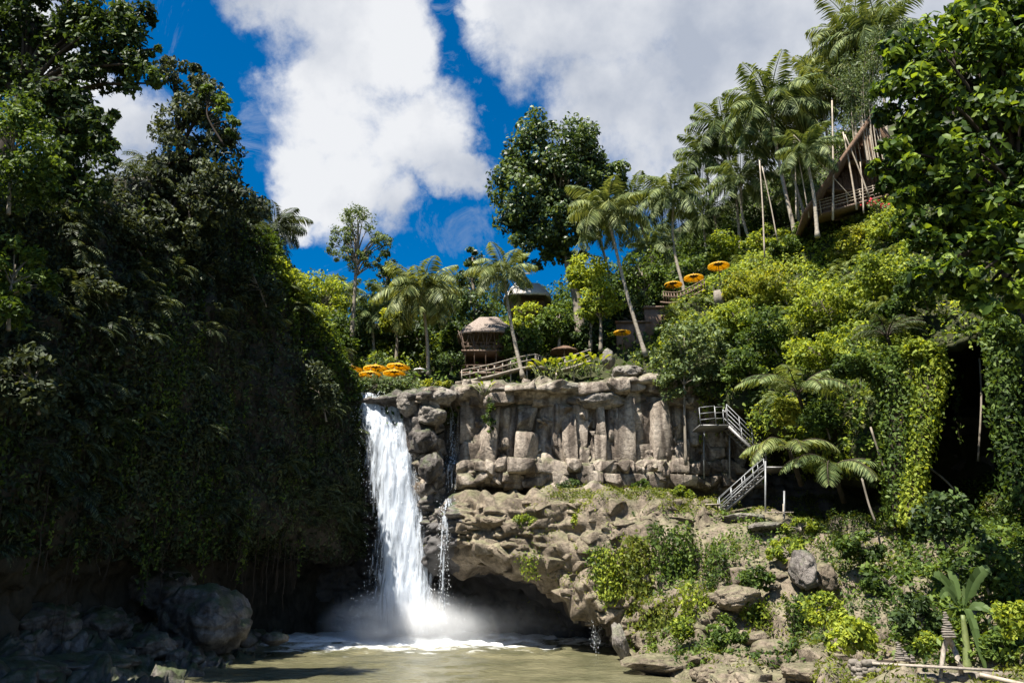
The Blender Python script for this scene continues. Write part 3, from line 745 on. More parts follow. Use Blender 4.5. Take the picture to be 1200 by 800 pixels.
RB = [[at(x, y, Y_) if z_ is None else atz(x, z_, Y_) for (y, Y_, z_) in pr] for x, pr in (
 (-250, ((700,26,None),(740,24,None),(790,22,None),(0,18,.6),(0,12,-1))), (-50, ((690,34,None),(735,31,None),(775,28.5,None),(800,26,None),(0,20,-1))),
 (60, ((690,41,None),(730,37,None),(765,34,None),(800,30,None),(0,24,-1))), (150, ((700,47,None),(735,42,None),(762,37.5,None),(795,32,None),(0,27,-1))),
 (215, ((720,52,None),(742,47,None),(0,41,.7),(0,34,.05),(0,31,-1))), (285, ((735,57,None),(0,50,.3),(0,45,-.1),(0,42,-.5),(0,38,-1.2))), (330, ((740,60,None),(0,54,-.4),(0,50,-.6),(0,46,-.9),(0,42,-1.3))))]
RBG = patch(RB, 160, 120); RBN = gnormals(RBG); RBN *= np.sign(RBN[..., 2].mean())
RBG = RBG+RBN*(facets(RBG*np.array([.8, .8, .8]), 5, .5, .6, .08, .2)+facets(RBG*2.1, 15, .18, .25, .1, .08)+(fbm(RBG, 1.2, 4, 9)-.5)*.5)[..., None]
tag(grid_obj('riverbank', RBG, M['rock_dark'], smooth=False), kind='structure')
# --- river bed / ground sheet reaching the horizon, water sheet 
gm = basic('ground_soil', (.03, .035, .015), (.08, .07, .04), .4, .95, .4)
gx = np.concatenate([np.linspace(-900, -60, 12), np.linspace(-50, 50, 60), np.linspace(60, 900, 12)])
gy = np.concatenate([np.linspace(-900, -20, 12), np.linspace(-15, 80, 60), np.linspace(90, 1200, 14)])
GG = np.stack(np.meshgrid(gx, gy, indexing='ij'), -1)
gz = -1.6+.3*fbm(np.concatenate([GG, GG[..., :1]*0], -1), .2, 3, 5)
o = grid_obj('ground', np.concatenate([GG, gz[..., None]], -1), gm); tag(o, kind='structure')

# --- pool
def poolmat():
    m, n, l = newmat('river_water')
    out = N(n, 'ShaderNodeOutputMaterial'); p = N(n, 'ShaderNodeBsdfPrincipled'); g = N(n, 'ShaderNodeNewGeometry')
    P = g.outputs['Position']
    nz1 = N(n, 'ShaderNodeTexNoise'); nz1.inputs['Scale'].default_value = .8; nz1.inputs['Detail'].default_value = 7; nz1.inputs['Roughness'].default_value = .65
    mp = N(n, 'ShaderNodeMapping'); mp.inputs['Scale'].default_value = (.7, 1., 1); l.new(P, mp.inputs[0]); l.new(mp.outputs[0], nz1.inputs['Vector'])
    d = N(n, 'ShaderNodeVectorMath', operation='DISTANCE'); 
    m2 = N(n, 'ShaderNodeMapping'); m2.inputs['Scale'].default_value = (.62, 1, 0); l.new(P, m2.inputs[0]); l.new(m2.outputs[0], d.inputs[0]); c = atz(480, 0, 58.0); d.inputs[1].default_value = (c[0]*.62, c[1], 0)
    f = N(n, 'ShaderNodeMath', operation='MULTIPLY_ADD'); l.new(d.outputs['Value'], f.inputs[0]); f.inputs[1].default_value = -.085; f.inputs[2].default_value = .55
    f2 = N(n, 'ShaderNodeMath', operation='MULTIPLY_ADD'); l.new(nz1.outputs['Fac'], f2.inputs[0]); f2.inputs[1].default_value = 1.7; l.new(f.outputs[0], f2.inputs[2])
    mrr = N(n, 'ShaderNodeMapRange', interpolation_type='SMOOTHSTEP'); mrr.inputs['From Min'].default_value = .50; mrr.inputs['From Max'].default_value = .95; l.new(f2.outputs[0], mrr.inputs['Value'])
    nz2 = N(n, 'ShaderNodeTexNoise'); nz2.inputs['Scale'].default_value = .35; nz2.inputs['Detail'].default_value = 4; l.new(P, nz2.inputs['Vector'])
    r = ramp(n, [(.35, (.085, .083, .045)), (.65, (.16, .147, .085))]); l.new(nz2.outputs['Fac'], r.inputs[0])
    mx = N(n, 'ShaderNodeMixRGB'); l.new(mrr.outputs[0], mx.inputs[0]); l.new(r.outputs[0], mx.inputs[1]); mx.inputs[2].default_value = (.80, .82, .82, 1)
    l.new(mx.outputs[0], p.inputs['Base Color'])
    rg = N(n, 'ShaderNodeMapRange'); rg.inputs['To Min'].default_value = .13; rg.inputs['To Max'].default_value = .8; l.new(mrr.outputs[0], rg.inputs['Value']); l.new(rg.outputs[0], p.inputs['Roughness'])
    nz3 = N(n, 'ShaderNodeTexNoise'); nz3.inputs['Scale'].default_value = 2.2; nz3.inputs['Detail'].default_value = 6; nz3.inputs['Roughness'].default_value = .6
    m3 = N(n, 'ShaderNodeMapping'); m3.inputs['Scale'].default_value = (.6, 1.2, 1); l.new(P, m3.inputs[0]); l.new(m3.outputs[0], nz3.inputs['Vector'])
    b = N(n, 'ShaderNodeBump'); b.inputs['Strength'].default_value = 1.; b.inputs['Distance'].default_value = .2; l.new(nz3.outputs['Fac'], b.inputs['Height']); l.new(b.outputs[0], p.inputs['Normal'])
    l.new(p.outputs[0], out.inputs[0]); return m
wx = np.linspace(-45, 30, 320); wy = np.linspace(6, 70, 300)
W = np.stack(np.meshgrid(wx, wy, indexing='ij'), -1); W3 = np.concatenate([W, np.zeros_like(W[..., :1])], -1)
fp = atz(478, 0, 58)
dist = np.hypot((W[..., 0]-fp[0])*.6, W[..., 1]-fp[1])
ch = np.exp(-(dist/9.)**2)
wz = (fbm(W3, .55, 4, 3)-.5)*(.12+1.0*ch)+(fbm(W3*np.array([.5, 1, 1]), 1.7, 3, 8)-.5)*(.16+.35*ch)+ch*.2
WG = np.concatenate([W, wz[..., None]], -1)
o = grid_obj('river_water', WG, poolmat()); tag(o, kind='structure')

# ------------------------------------------------------------------ ground-cover leaves (stuff)
def scatter(G, Nn, n, mask=None, off=(0, .5), seed=0):
    nu, nv = G.shape[:2]
    a = np.linalg.norm(np.cross(G[1:, :-1]-G[:-1, :-1], G[:-1, 1:]-G[:-1, :-1]), axis=2)
    C = (G[:-1, :-1]+G[1:, 1:])/2
    w = a/(np.linalg.norm(C-np.array([0, 0, 4.]), axis=2)**1.25)        # denser where nearer
    if mask is not None: w = w*mask[:-1, :-1]
    p = w.ravel()/w.sum()
    k = rs.choice(len(p), n, p=p); i, j = np.unravel_index(k, a.shape)
    u = rs.rand(n, 1); v = rs.rand(n, 1)
    P = G[i, j]*(1-u)*(1-v)+G[i+1, j]*u*(1-v)+G[i, j+1]*(1-u)*v+G[i+1, j+1]*u*v
    NN = Nn[i, j]
    return P+NN*(off[0]+(off[1]-off[0])*rs.rand(n, 1)), NN
# left cliff cover
X, Yy = pxpy(GL)
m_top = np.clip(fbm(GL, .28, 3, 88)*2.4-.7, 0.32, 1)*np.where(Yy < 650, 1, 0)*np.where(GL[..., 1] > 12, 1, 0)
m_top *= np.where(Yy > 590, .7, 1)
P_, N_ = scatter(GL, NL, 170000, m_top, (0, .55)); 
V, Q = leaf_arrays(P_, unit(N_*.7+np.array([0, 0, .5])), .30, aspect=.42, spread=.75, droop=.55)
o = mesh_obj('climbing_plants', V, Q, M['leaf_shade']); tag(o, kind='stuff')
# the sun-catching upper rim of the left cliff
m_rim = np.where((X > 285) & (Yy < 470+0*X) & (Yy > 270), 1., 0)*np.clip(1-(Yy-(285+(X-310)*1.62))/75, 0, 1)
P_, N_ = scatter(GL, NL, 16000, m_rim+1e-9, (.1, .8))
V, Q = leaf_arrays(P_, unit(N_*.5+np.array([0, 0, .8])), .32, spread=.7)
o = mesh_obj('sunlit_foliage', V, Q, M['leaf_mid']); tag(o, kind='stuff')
# hanging roots and dry vines on the left cliff
vb = MB()
msk = np.where((Yy < 640) & (Yy > 260) & (GL[..., 1] > 20), 1., 0)
P_, N_ = scatter(GL, NL, 900, msk, (.15, .5))
P_ = P_[::2]
for p in P_:
    L = 1.2+4*rs.rand(); k = 7; t = np.linspace(0, 1, k)
    q = np.stack([p[0]+.12*np.cumsum(rs.normal(0, 1, k))*.6, p[1]+.08*np.cumsum(rs.normal(0, 1, k))*.6, p[2]-t*L], 1)
    vb.tube(q, .012+.022*rs.rand(), 3, cap=False)
o = vb.build('hanging_roots', M['bark_dark']); tag(o, kind='stuff')

# right slope cover
X, Yy = pxpy(GR)
slope = np.where((Yy < 560) & (NR[..., 2] > -.35), 1., 0)*np.where((X > 1065) & (Yy > 415), .0, 1)
patchn = fbm(GR, .25, 3, 401)
bright = slope*np.clip((patchn-.42)*7, .05, 1)*np.where(X > 1070, .15, 1)
P_, N_ = scatter(GR, NR, 60000, bright, (0, .8))
V, Q = leaf_arrays(P_, unit(N_*.5+np.array([-.3, -.4, .8])), .32, spread=.6)
o = mesh_obj('creeper', V, Q, M['leaf_bright']); tag(o, kind='stuff')
P_, N_ = scatter(GR, NR, 50000, slope*np.clip((.62-patchn)*6, .15, 1), (0, .6))
V, Q = leaf_arrays(P_, unit(N_*.5+np.array([-.3, -.4, .8])), .30, spread=.7)
o = mesh_obj('ground_cover', V, Q, M['leaf_mid']); tag(o, kind='stuff')

# plateau jungle: low mass behind the cliff top
X, Yy = pxpy(GH)
P_, N_ = scatter(GH, NH, 26000, np.where(GH[..., 1] < 112, 1., 0), (0, 1.2))
V, Q = leaf_arrays(P_, unit(N_+np.array([0, -.4, .4])), .42, spread=.7)
o = mesh_obj('undergrowth', V, Q, M['leaf_mid']); tag(o, kind='stuff')

# grass and small plants on the lower bank and the ledge
G2, Nn, _u = MAIN
Nm = orient(G2, gnormals(G2)); Xm, Ym = pxpy(G2)
gmask = np.clip((fbm(G2, .5, 4, 501)-.5)*8, 0, 1)*np.where((G2[..., 2] < 10.6) & (G2[..., 2] > .5), 1., 0)*np.where((Xm > 600), 1., .15)*np.where(Nm[..., 2] > -.1, 1, 0)
gmask *= np.clip((Xm-540)/250, .12, 1)
ledge = np.where((Ym > 574) & (Ym < 600) & (Xm > 640) & (Nm[..., 2] > .3), 2.0, 0)
P_, N_ = scatter(G2, Nm, 30000, gmask+ledge*np.clip((fbm(G2, .5, 3, 77)-.45)*6, 0, 1), (0, .25))
V, Q = leaf_arrays(P_, unit(N_+np.array([0, 0, .3])), .20, aspect=.3, spread=.8, droop=-.5)
o = mesh_obj('grass', V, Q, M['grass']); tag(o, kind='stuff')
bm_ = np.clip((Xm-700)/150, 0, 1)*np.where((Ym > 600) & (Ym < 785) & (G2[..., 2] > .3), 1., 0)*np.clip((fbm(G2, .35, 3, 511)-.47)*9, 0, 1)
P_, N_ = scatter(G2, Nm, 16000, bm_+1e-9, (.05, .45))
V, Q = leaf_arrays(P_, unit(N_*.6+np.array([-.2, -.3, .6])), .19, spread=.7, droop=.4)
o = mesh_obj('trailing_plants', V, Q, M['leaf_mid']); tag(o, kind='stuff')
# dense shade plants on the far right bank
rmask = np.clip((Xm-1010)/120, 0, 1)*np.where((Ym > 560) & (Ym < 775), 1., 0)
P_, N_ = scatter(G2, Nm, 26000, rmask+1e-9, (0, .7))
V, Q = leaf_arrays(P_, unit(N_*.6+np.array([0, 0, .7])), .26, spread=.6)
o = mesh_obj('bank_foliage', V, Q, M['leaf_mid']); tag(o, kind='stuff')
#@@MORE@@
# ------------------------------------------------------------------ the falls
def fallmat(name, lo, hi, ys=.22, xs=2.4, col=(.80, .86, .94)):
    m, n, l = newmat(name)
    out = N(n, 'ShaderNodeOutputMaterial'); g = N(n, 'ShaderNodeNewGeometry')
    mp = N(n, 'ShaderNodeMapping'); mp.inputs['Scale'].default_value = (xs, xs, ys); l.new(g.outputs['Position'], mp.inputs[0])
    a = N(n, 'ShaderNodeTexNoise'); a.inputs['Scale'].default_value = 1.6; a.inputs['Detail'].default_value = 7; a.inputs['Roughness'].default_value = .68; l.new(mp.outputs[0], a.inputs['Vector'])
    at_ = N(n, 'ShaderNodeAttribute'); at_.attribute_name = 'thick'
    ad = N(n, 'ShaderNodeMath', operation='ADD'); l.new(a.outputs['Fac'], ad.inputs[0]); l.new(at_.outputs['Fac'], ad.inputs[1])
    mr = N(n, 'ShaderNodeMapRange', interpolation_type='SMOOTHSTEP'); mr.inputs['From Min'].default_value = lo; mr.inputs['From Max'].default_value = hi; l.new(ad.outputs[0], mr.inputs['Value'])
    p = N(n, 'ShaderNodeBsdfPrincipled'); p.inputs['Roughness'].default_value = .55; p.inputs['Base Color'].default_value = (*col, 1)
    r = ramp(n, [(.35, tuple(c*.72 for c in col)), (.6, col)]); l.new(a.outputs['Fac'], r.inputs[0]); l.new(r.outputs[0], p.inputs['Base Color'])
    t = N(n, 'ShaderNodeBsdfTranslucent'); t.inputs[0].default_value = (*col, 1); mt = N(n, 'ShaderNodeMixShader'); mt.inputs[0].default_value = .4; l.new(p.outputs[0], mt.inputs[1]); l.new(t.outputs[0], mt.inputs[2])
    b = N(n, 'ShaderNodeBump'); b.inputs['Strength'].default_value = .7; b.inputs['Distance'].default_value = .15; l.new(a.outputs['Fac'], b.inputs['Height']); l.new(b.outputs[0], p.inputs['Normal'])
    tr = N(n, 'ShaderNodeBsdfTransparent'); mx = N(n, 'ShaderNodeMixShader'); l.new(mr.outputs[0], mx.inputs[0]); l.new(tr.outputs[0], mx.inputs[1]); l.new(mt.outputs[0], mx.inputs[2])
    l.new(mx.outputs[0], out.inputs[0]); return m
M['fall'] = fallmat('white_water', .22, .50)
M['fall_thin'] = fallmat('thin_white_water', .44, .66, ys=.3, xs=4)
M['drop'] = basic('water_drops', (.75, .8, .86), (.9, .93, .97), 3, .3, .05)
def sheet(name, rows, mat, parent, nu=60, nv=160, seed=0, amp=.5, edge=.30, top_full=False, bulge=.5):
    """rows: list of (py, pxl, pxr, Y); a half-round veil of falling water"""
    rows = np.array(rows, float)
    t = np.linspace(0, 1, nv); k = np.linspace(0, 1, len(rows))
    R_ = np.stack([np.interp(t, k, rows[:, i]) for i in range(4)], 1)
    G = np.zeros((nu, nv, 3)); th = np.zeros((nu, nv))
    for j in range(nv):
        for i in range(nu):
            u = i/(nu-1); a = at(R_[j, 1]*(1-u)+R_[j, 2]*u, R_[j, 0], R_[j, 3]); a[1] -= bulge*math.sin(math.pi*u)
            G[i, j] = a; e = min(u, 1-u); th[i, j] = (-.35*max(0, 1-e/edge))
    th -= .12*np.clip((t[None]-.92)/.08, 0, 1)
    d = (fbm(G*np.array([1.4, 1.4, .25]), 1., 4, seed)-.5)*2*amp
    G[..., 1] -= d; G[..., 0] += (fbm(G*np.array([1, 1, .3]), .9, 3, seed+5)-.5)*amp
    o = mesh_obj(name, G.reshape(-1, 3), gridfaces(nu, nv), mat, parent, smooth=True)
    at_ = o.data.attributes.new('thick', 'FLOAT', 'POINT'); at_.data.foreach_set('value', th.ravel().astype(np.float32))
    return o
def drops(parent, name, rows, n, size, spread=.5, long=2.2, seed=0):
    rows = np.array(rows, float); k = np.linspace(0, 1, len(rows)); t = rs.rand(n)
    R_ = np.stack([np.interp(t, k, rows[:, i]) for i in range(4)], 1); u = rs.rand(n)
    P = np.array([at(R_[i, 1]*(1-u[i])+R_[i, 2]*u[i], R_[i, 0], R_[i, 3]) for i in range(n)])
    P += rs.normal(0, 1, (n, 3))*np.array([.12, spread, .3])
    s = size*(.4+1.0*rs.rand(n)**2)[:, None]
    off = np.array([[1, 0, 0], [-.5, .87, 0], [-.5, -.87, 0], [0, 0, long], [0, 0, -long]])
    V = (P[:, None]+off[None]*s[:, :, None]).reshape(-1, 3); i = np.arange(n)[:, None]*5
    T = np.vstack([np.hstack([i+a, i+b, i+c]) for a, b, c in ((0, 1, 3), (1, 2, 3), (2, 0, 3), (1, 0, 4), (2, 1, 4), (0, 2, 4))])
    return tag(mesh_obj(name, V, T, M['drop'], parent), kind='stuff')
fb_ = atz(475, 0, 57.5)
fall = empty('waterfall', fb_, 'broad main waterfall dropping from the cliff lip beside the dark overgrown wall', 'waterfall')
main_rows = [(462, 416, 440, 57.2), (472, 417, 450, 56.8), (490, 419, 464, 56.2), (520, 424, 479, 55.8), (570, 427, 496, 55.5), (630, 430, 505, 55.3), (690, 430, 514, 55.2), (742, 424, 524, 55.2)]
sheet('water_veil', main_rows, M['fall'], fall, seed=3)
core_rows = [(466, 422, 440, 57.), (490, 432, 462, 56.6), (520, 442, 480, 56.2), (570, 444, 492, 56), (630, 444, 500, 55.8), (690, 442, 508, 55.7), (742, 438, 516, 55.6)]
sheet('water_core', core_rows, M['fall'], fall, seed=11, amp=.5)
sheet('side_stream', [(474, 447, 466, 57.6), (480, 450, 470, 56.9), (500, 462, 480, 56.3), (540, 470, 486, 56.1), (600, 474, 492, 56)], M['fall'], fall, seed=19, nv=80)
drops(fall, 'spray_drops', [(r[0], r[1]-4, r[2]+6, r[3]-.3) for r in main_rows], 1500, .026, .35)
drops(fall, 'splash_drops', [(690, 425, 520, 55), (735, 405, 560, 54)], 900, .03, 1.2, long=1.2)
w2 = empty('cascade', at(530, 575, 54.5), 'narrow upper cascade trickling down the dark recess left of the pale cliff', 'waterfall')
sheet('water_veil', [(477, 525, 533, 57.2), (500, 524, 536, 56.9), (535, 523, 539, 56.4), (545, 519, 545, 55.4), (575, 517, 545, 55.3)], M['fall_thin'], w2, nu=30, nv=80, seed=23, amp=.15, bulge=.25)
drops(w2, 'water_drops', [(480, 525, 533, 56.6), (540, 522, 540, 55.6), (578, 518, 545, 55)], 260, .022, .15)
w3 = empty('cascade', at(519, 720, 51.5), 'narrow lower cascade falling free past the cave mouth right of the main waterfall', 'waterfall')
sheet('water_veil', [(584, 515, 540, 51.8), (605, 515, 532, 51.4), (650, 513, 526, 51.3), (715, 511, 526, 51.3)], M['fall_thin'], w3, nu=26, nv=90, seed=29, amp=.15, bulge=.2)
drops(w3, 'water_drops', [(590, 514, 534, 51.2), (640, 513, 526, 51.2), (722, 511, 527, 51.2)], 420, .022, .12)
w4 = empty('cascade', at(698, 760, 46.5), 'faint dripping thread of water at the right end of the cave under the rock ledge', 'waterfall')
drops(w4, 'water_drops', [(712, 694, 702, 46.6), (760, 694, 702, 46.6)], 300, .013, .15)

# mist at the foot of the falls
def mist(name, c, r, dens):
    m, n, l = newmat(name+'_air')
    out = N(n, 'ShaderNodeOutputMaterial'); v = N(n, 'ShaderNodeVolumePrincipled'); tc = N(n, 'ShaderNodeTexCoord')
    ln = N(n, 'ShaderNodeVectorMath', operation='LENGTH'); l.new(tc.outputs['Object'], ln.inputs[0])
    f = N(n, 'ShaderNodeMapRange', interpolation_type='SMOOTHSTEP'); f.inputs['From Min'].default_value = 1.; f.inputs['From Max'].default_value = .1; l.new(ln.outputs['Value'], f.inputs['Value'])
    nn = N(n, 'ShaderNodeTexNoise'); nn.inputs['Scale'].default_value = 2.2; nn.inputs['Detail'].default_value = 4; l.new(tc.outputs['Object'], nn.inputs['Vector'])
    a = N(n, 'ShaderNodeMapRange'); a.inputs['From Min'].default_value = .3; a.inputs['From Max'].default_value = .7; a.inputs['To Max'].default_value = dens*2; l.new(nn.outputs['Fac'], a.inputs['Value'])
    mu = N(n, 'ShaderNodeMath', operation='MULTIPLY'); l.new(f.outputs[0], mu.inputs[0]); l.new(a.outputs[0], mu.inputs[1])
    l.new(mu.outputs[0], v.inputs['Density']); v.inputs['Color'].default_value = (.97, .98, 1, 1); l.new(v.outputs[0], out.inputs['Volume'])
    bm = bmesh.new(); bmesh.ops.create_icosphere(bm, subdivisions=3, radius=1); me = bpy.data.meshes.new(name); bm.to_mesh(me); bm.free(); me.materials.append(m)
    o = bpy.data.objects.new(name, me); COL.objects.link(o); o.location = tuple(c); o.scale = r; tag(o, kind='stuff'); return o
mist('spray_mist', atz(480, 1.2, 55), (6.8, 4.4, 2.8), .85)
mist('thin_mist', atz(560, 1.0, 54), (9, 4, 2.6), .05)
# foam heaps where the water lands
fm = MB()
foam = basic('foam', (.72, .76, .8), (.88, .9, .92), 4, .7, .6, dist=.1)
nux, nvy = 200, 90
fx = np.linspace(-11, 14, nux); fy = np.linspace(-6, 3.2, nvy); FG = np.stack(np.meshgrid(fx, fy, indexing='ij'), -1)
c0 = atz(478, 0, 56.5); FP = np.concatenate([FG+c0[:2], np.zeros_like(FG[..., :1])], -1)
e = np.clip(1.12+.5*(fbm(FP, .6, 3, 70)-.5)-np.hypot((FG[..., 0]-2.5)/13.5, FG[..., 1]/5.8), 0, 1)
FP[..., 2] = -.25+e**.6*.5+(fbm(FP, 1.1, 5, 77)-.5)*1.2*e**.4
o = grid_obj('foam', FP, foam); tag(o, kind='stuff')

# ------------------------------------------------------------------ boulders
def boulder(label, px, py, rx, ry, Y, mat='rock_grey', name='boulder', cat='boulder', group=None, seed=0, depth=1., sub=5, rot=0., dip=0.):
    c = at(px, py, Y+dip); s = sc(px, py, Y)
    bm = bmesh.new(); bmesh.ops.create_icosphere(bm, subdivisions=sub, radius=1)
    V = np.array([v.co[:] for v in bm.verts]); Fc = np.array([[v.index for v in f.verts] for f in bm.faces]); bm.free()
    r2 = np.random.RandomState(seed+50)
    pl = unit(r2.normal(0, 1, (18, 3))); h = .74+.24*r2.rand(18)
    rr = np.ones(len(V))
    for k in range(18):
        dd = V@pl[k]; rr = np.where(dd > .05, np.minimum(rr, h[k]/np.maximum(dd, .05)), rr)
    V = V*rr[:, None]
    V *= (1+.12*(fbm(V+seed*3.1, 1.6, 4, seed)-.5)+facets(V*2.2+seed, seed, .06, .12, .08, .04))[:, None]
    V *= np.array([rx*s, max(rx, ry)*s*depth, ry*s])
    ca, sa = math.cos(rot), math.sin(rot); V = np.stack([V[:, 0]*ca-V[:, 2]*sa, V[:, 1], V[:, 0]*sa+V[:, 2]*ca], 1)
    o = mesh_obj(name, V, Fc, M[mat]); o.location = tuple(c)
    return tag(o, label, cat, group)
boulder('huge rounded grey boulder at the water edge left of the waterfall', 243, 725, 56, 40, 43, 'rock_dark', seed=2, rot=-.1)
boulder('mossy dark boulder leaning behind the huge grey boulder', 186, 692, 42, 30, 46, 'rock_dark', seed=3)
boulder('low moss-topped rock in front of the huge grey boulder', 176, 757, 30, 17, 38, 'rock_dark', seed=5)
boulder('flat dark slab at the left water edge below the mossy rock', 95, 778, 62, 15, 34, 'rock_dark', seed=6)
boulder('small black rock standing in the white foam at the pool edge', 322, 748, 16, 9, 46, 'rock_dark', seed=7, sub=4)
boulder('broad dark rock in the lower left corner of the river bank', 20, 790, 55, 20, 31, 'rock_dark', seed=8)
boulder('dark stone heap against the foot of the overgrown wall far left', 40, 735, 50, 28, 36, 'rock_dark', seed=9)
boulder('dark angular rock between the far left heap and the mossy boulder', 118, 735, 38, 24, 40, 'rock_dark', seed=10)
for k, (x, y, r) in enumerate([(62, 762, 11), (140, 770, 12), (208, 768, 13), (290, 750, 12), (12, 768, 12), (150, 745, 10), (232, 772, 9)]):
    boulder('small dark wet stone among the boulders on the left bank', x, y, r, r*.7, 33+.012*x+(9 if y < 760 else 2), 'rock_dark', name='stone', cat='stone', group='small stones of the left bank', seed=20+k, sub=3)
boulder('squared dark boulder on the cliff lip just right of the main waterfall', 481, 472, 19, 16, 55.0, 'rock_grey', seed=31)
boulder('wide pale boulder on the cliff lip between two dark clefts', 517, 465, 19, 11, 54.5, 'rock_grey', seed=32)
boulder('pale layered boulder below the lip, left of the upper cascade', 505, 487, 19, 13, 54.2, 'rock_grey', seed=33)
boulder('dark block hanging under the squared boulder beside the falls', 497, 515, 16, 16, 54.3, 'rock_dark', seed=34)
boulder('mottled boulder low in the cliff left of the upper cascade', 505, 548, 15, 18, 54.2, 'rock_dark', seed=35)
boulder('long flat-topped boulder on the rim under the terrace railing', 600, 458, 34, 9, 54.6, 'rock_grey', seed=36, depth=.6)
boulder('long flat rock on the rim right of the railing, in front of the heliconias', 668, 456, 40, 8, 54.6, 'rock_grey', seed=37, depth=.5)
boulder('brown boulder on the rim left of the round light green tree', 735, 440, 22, 11, 55, 'rock_grey', seed=38)
boulder('boulder on the rim above the pale columns, beneath the leaning palm', 705, 468, 28, 12, 54., 'rock_grey', seed=39, depth=.6)
boulder('upright standing rock on the rim beside the single low umbrella', 713, 420, 8, 13, 57, 'rock_grey', seed=40, sub=4)
boulder('long pale rock shelf at the water edge on the right bank', 770, 777, 44, 12, 36.6, 'rock_low', dip=.7, seed=41)
boulder('grey rock right of the pale shelf at the bottom of the right bank', 838, 790, 30, 14, 33.2, 'rock_low', dip=.7, seed=42)
boulder('rounded tan rock under the bush on the right bank', 905, 762, 26, 14, 34, 'rock_low', dip=.7, seed=43)
boulder('angular rock half way up the right bank below the waterfall trail', 862, 700, 32, 16, 38.5, 'rock_low', dip=.7, seed=44)
boulder('tan outcrop beside the wet black seep on the right bank', 965, 676, 15, 18, 38.6, 'rock_low', seed=45)
boulder('wet black outcrop with a seep between bushes on the right bank', 942, 668, 15, 26, 38.4, 'rock_dark', seed=46)
boulder('low broad rock in front of the stone wall on the right bank', 945, 787, 36, 12, 30.5, 'rock_low', dip=.7, seed=47)
boulder('flat stepping rock at the foot of the metal stairs', 870, 607, 26, 6, 46.5, 'rock_grey', seed=48)
boulder('second flat rock on the path below the metal stairs', 900, 617, 24, 6, 43.8, 'rock_grey', seed=49)
boulder('split tan rock at the water line below the hanging plants', 727, 752, 10, 22, 43, 'rock_grey', seed=50, rot=.3)

# ------------------------------------------------------------------ palms
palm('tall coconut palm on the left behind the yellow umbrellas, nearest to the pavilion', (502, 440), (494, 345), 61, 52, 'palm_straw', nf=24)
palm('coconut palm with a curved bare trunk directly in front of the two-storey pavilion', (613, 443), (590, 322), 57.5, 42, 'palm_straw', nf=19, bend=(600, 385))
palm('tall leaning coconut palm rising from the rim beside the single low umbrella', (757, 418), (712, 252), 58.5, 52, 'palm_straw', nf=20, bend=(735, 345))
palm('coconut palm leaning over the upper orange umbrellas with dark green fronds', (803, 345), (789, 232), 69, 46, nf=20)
palm('shorter palm crown half hidden between the leaning palm and the umbrella palm', (772, 345), (742, 236), 73, 38, nf=16)
palm('tall coconut palm at the left edge of the hilltop palm group', (868, 300), (848, 152), 74, 46, nf=18)
palm('tallest full-crowned coconut palm in the middle of the hilltop group', (932, 275), (903, 132), 65, 66, nf=24, trunk_r=.2)
palm('slim coconut palm right behind the tallest hilltop palm', (948, 270), (918, 165), 69, 44, 'palm', nf=16)
palm('coconut palm with pale trunk left of the big thatched gable', (977, 255), (962, 108), 66, 52, 'palm_straw', nf=20)
palm('palm crown at the top edge of the picture above the thatched gable', (1005, 250), (1002, 48), 64, 62, 'palm_straw', nf=22)
palm('low palm crown below the tallest hilltop palm, left side', (885, 300), (868, 212), 72, 42, nf=18)
palm('small palm with dark trunk left of the tall feathery tree', (408, 425), (402, 345), 72, 30, nf=14)
palm('pale palm right of the feathery tree, above the yellow umbrellas', (450, 432), (455, 352), 70, 34, 'palm_straw', nf=15)
palm('small palm seen low in the gap beyond the upper umbrellas', (770, 345), (766, 275), 84, 30, nf=14)
palm('mid-height palm between the umbrella palm and the hilltop group', (835, 320), (824, 255), 78, 40, nf=16)
palm('feathery palm low on the slope left of the thatched gable', (940, 285), (936, 225), 72, 32, nf=14)
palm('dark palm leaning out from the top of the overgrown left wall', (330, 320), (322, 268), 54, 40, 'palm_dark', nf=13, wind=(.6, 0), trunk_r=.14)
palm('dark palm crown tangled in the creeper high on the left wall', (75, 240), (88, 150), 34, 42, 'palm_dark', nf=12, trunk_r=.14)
palm('sparse palm in front of the round glossy tree, beneath its crown', (735, 400), (690, 228), 68, 34, nf=13)

palm('young palm in front of the leaning bamboo poles at the gable', (958, 278), (944, 180), 57, 40, nf=16)
palm('palm with drooping crown high behind the gable apex', (1030, 240), (985, 88), 70, 50, nf=18)
palm('second palm at the left edge of the hilltop group, slightly lower', (850, 320), (826, 185), 77, 42, nf=16)
palm('palm half hidden by the near large-leaved tree above the gable', (1045, 240), (1030, 40), 60, 56, nf=18)
palm('short palm under the umbrella palm, by the upper terrace', (775, 350), (760, 292), 70, 32, nf=14)
palm('short thick-crowned palm behind the yellow umbrellas', (440, 428), (436, 372), 68, 28, nf=14)
palm('palm half hidden behind the conical tree', (530, 420), (528, 352), 76, 32, nf=14)
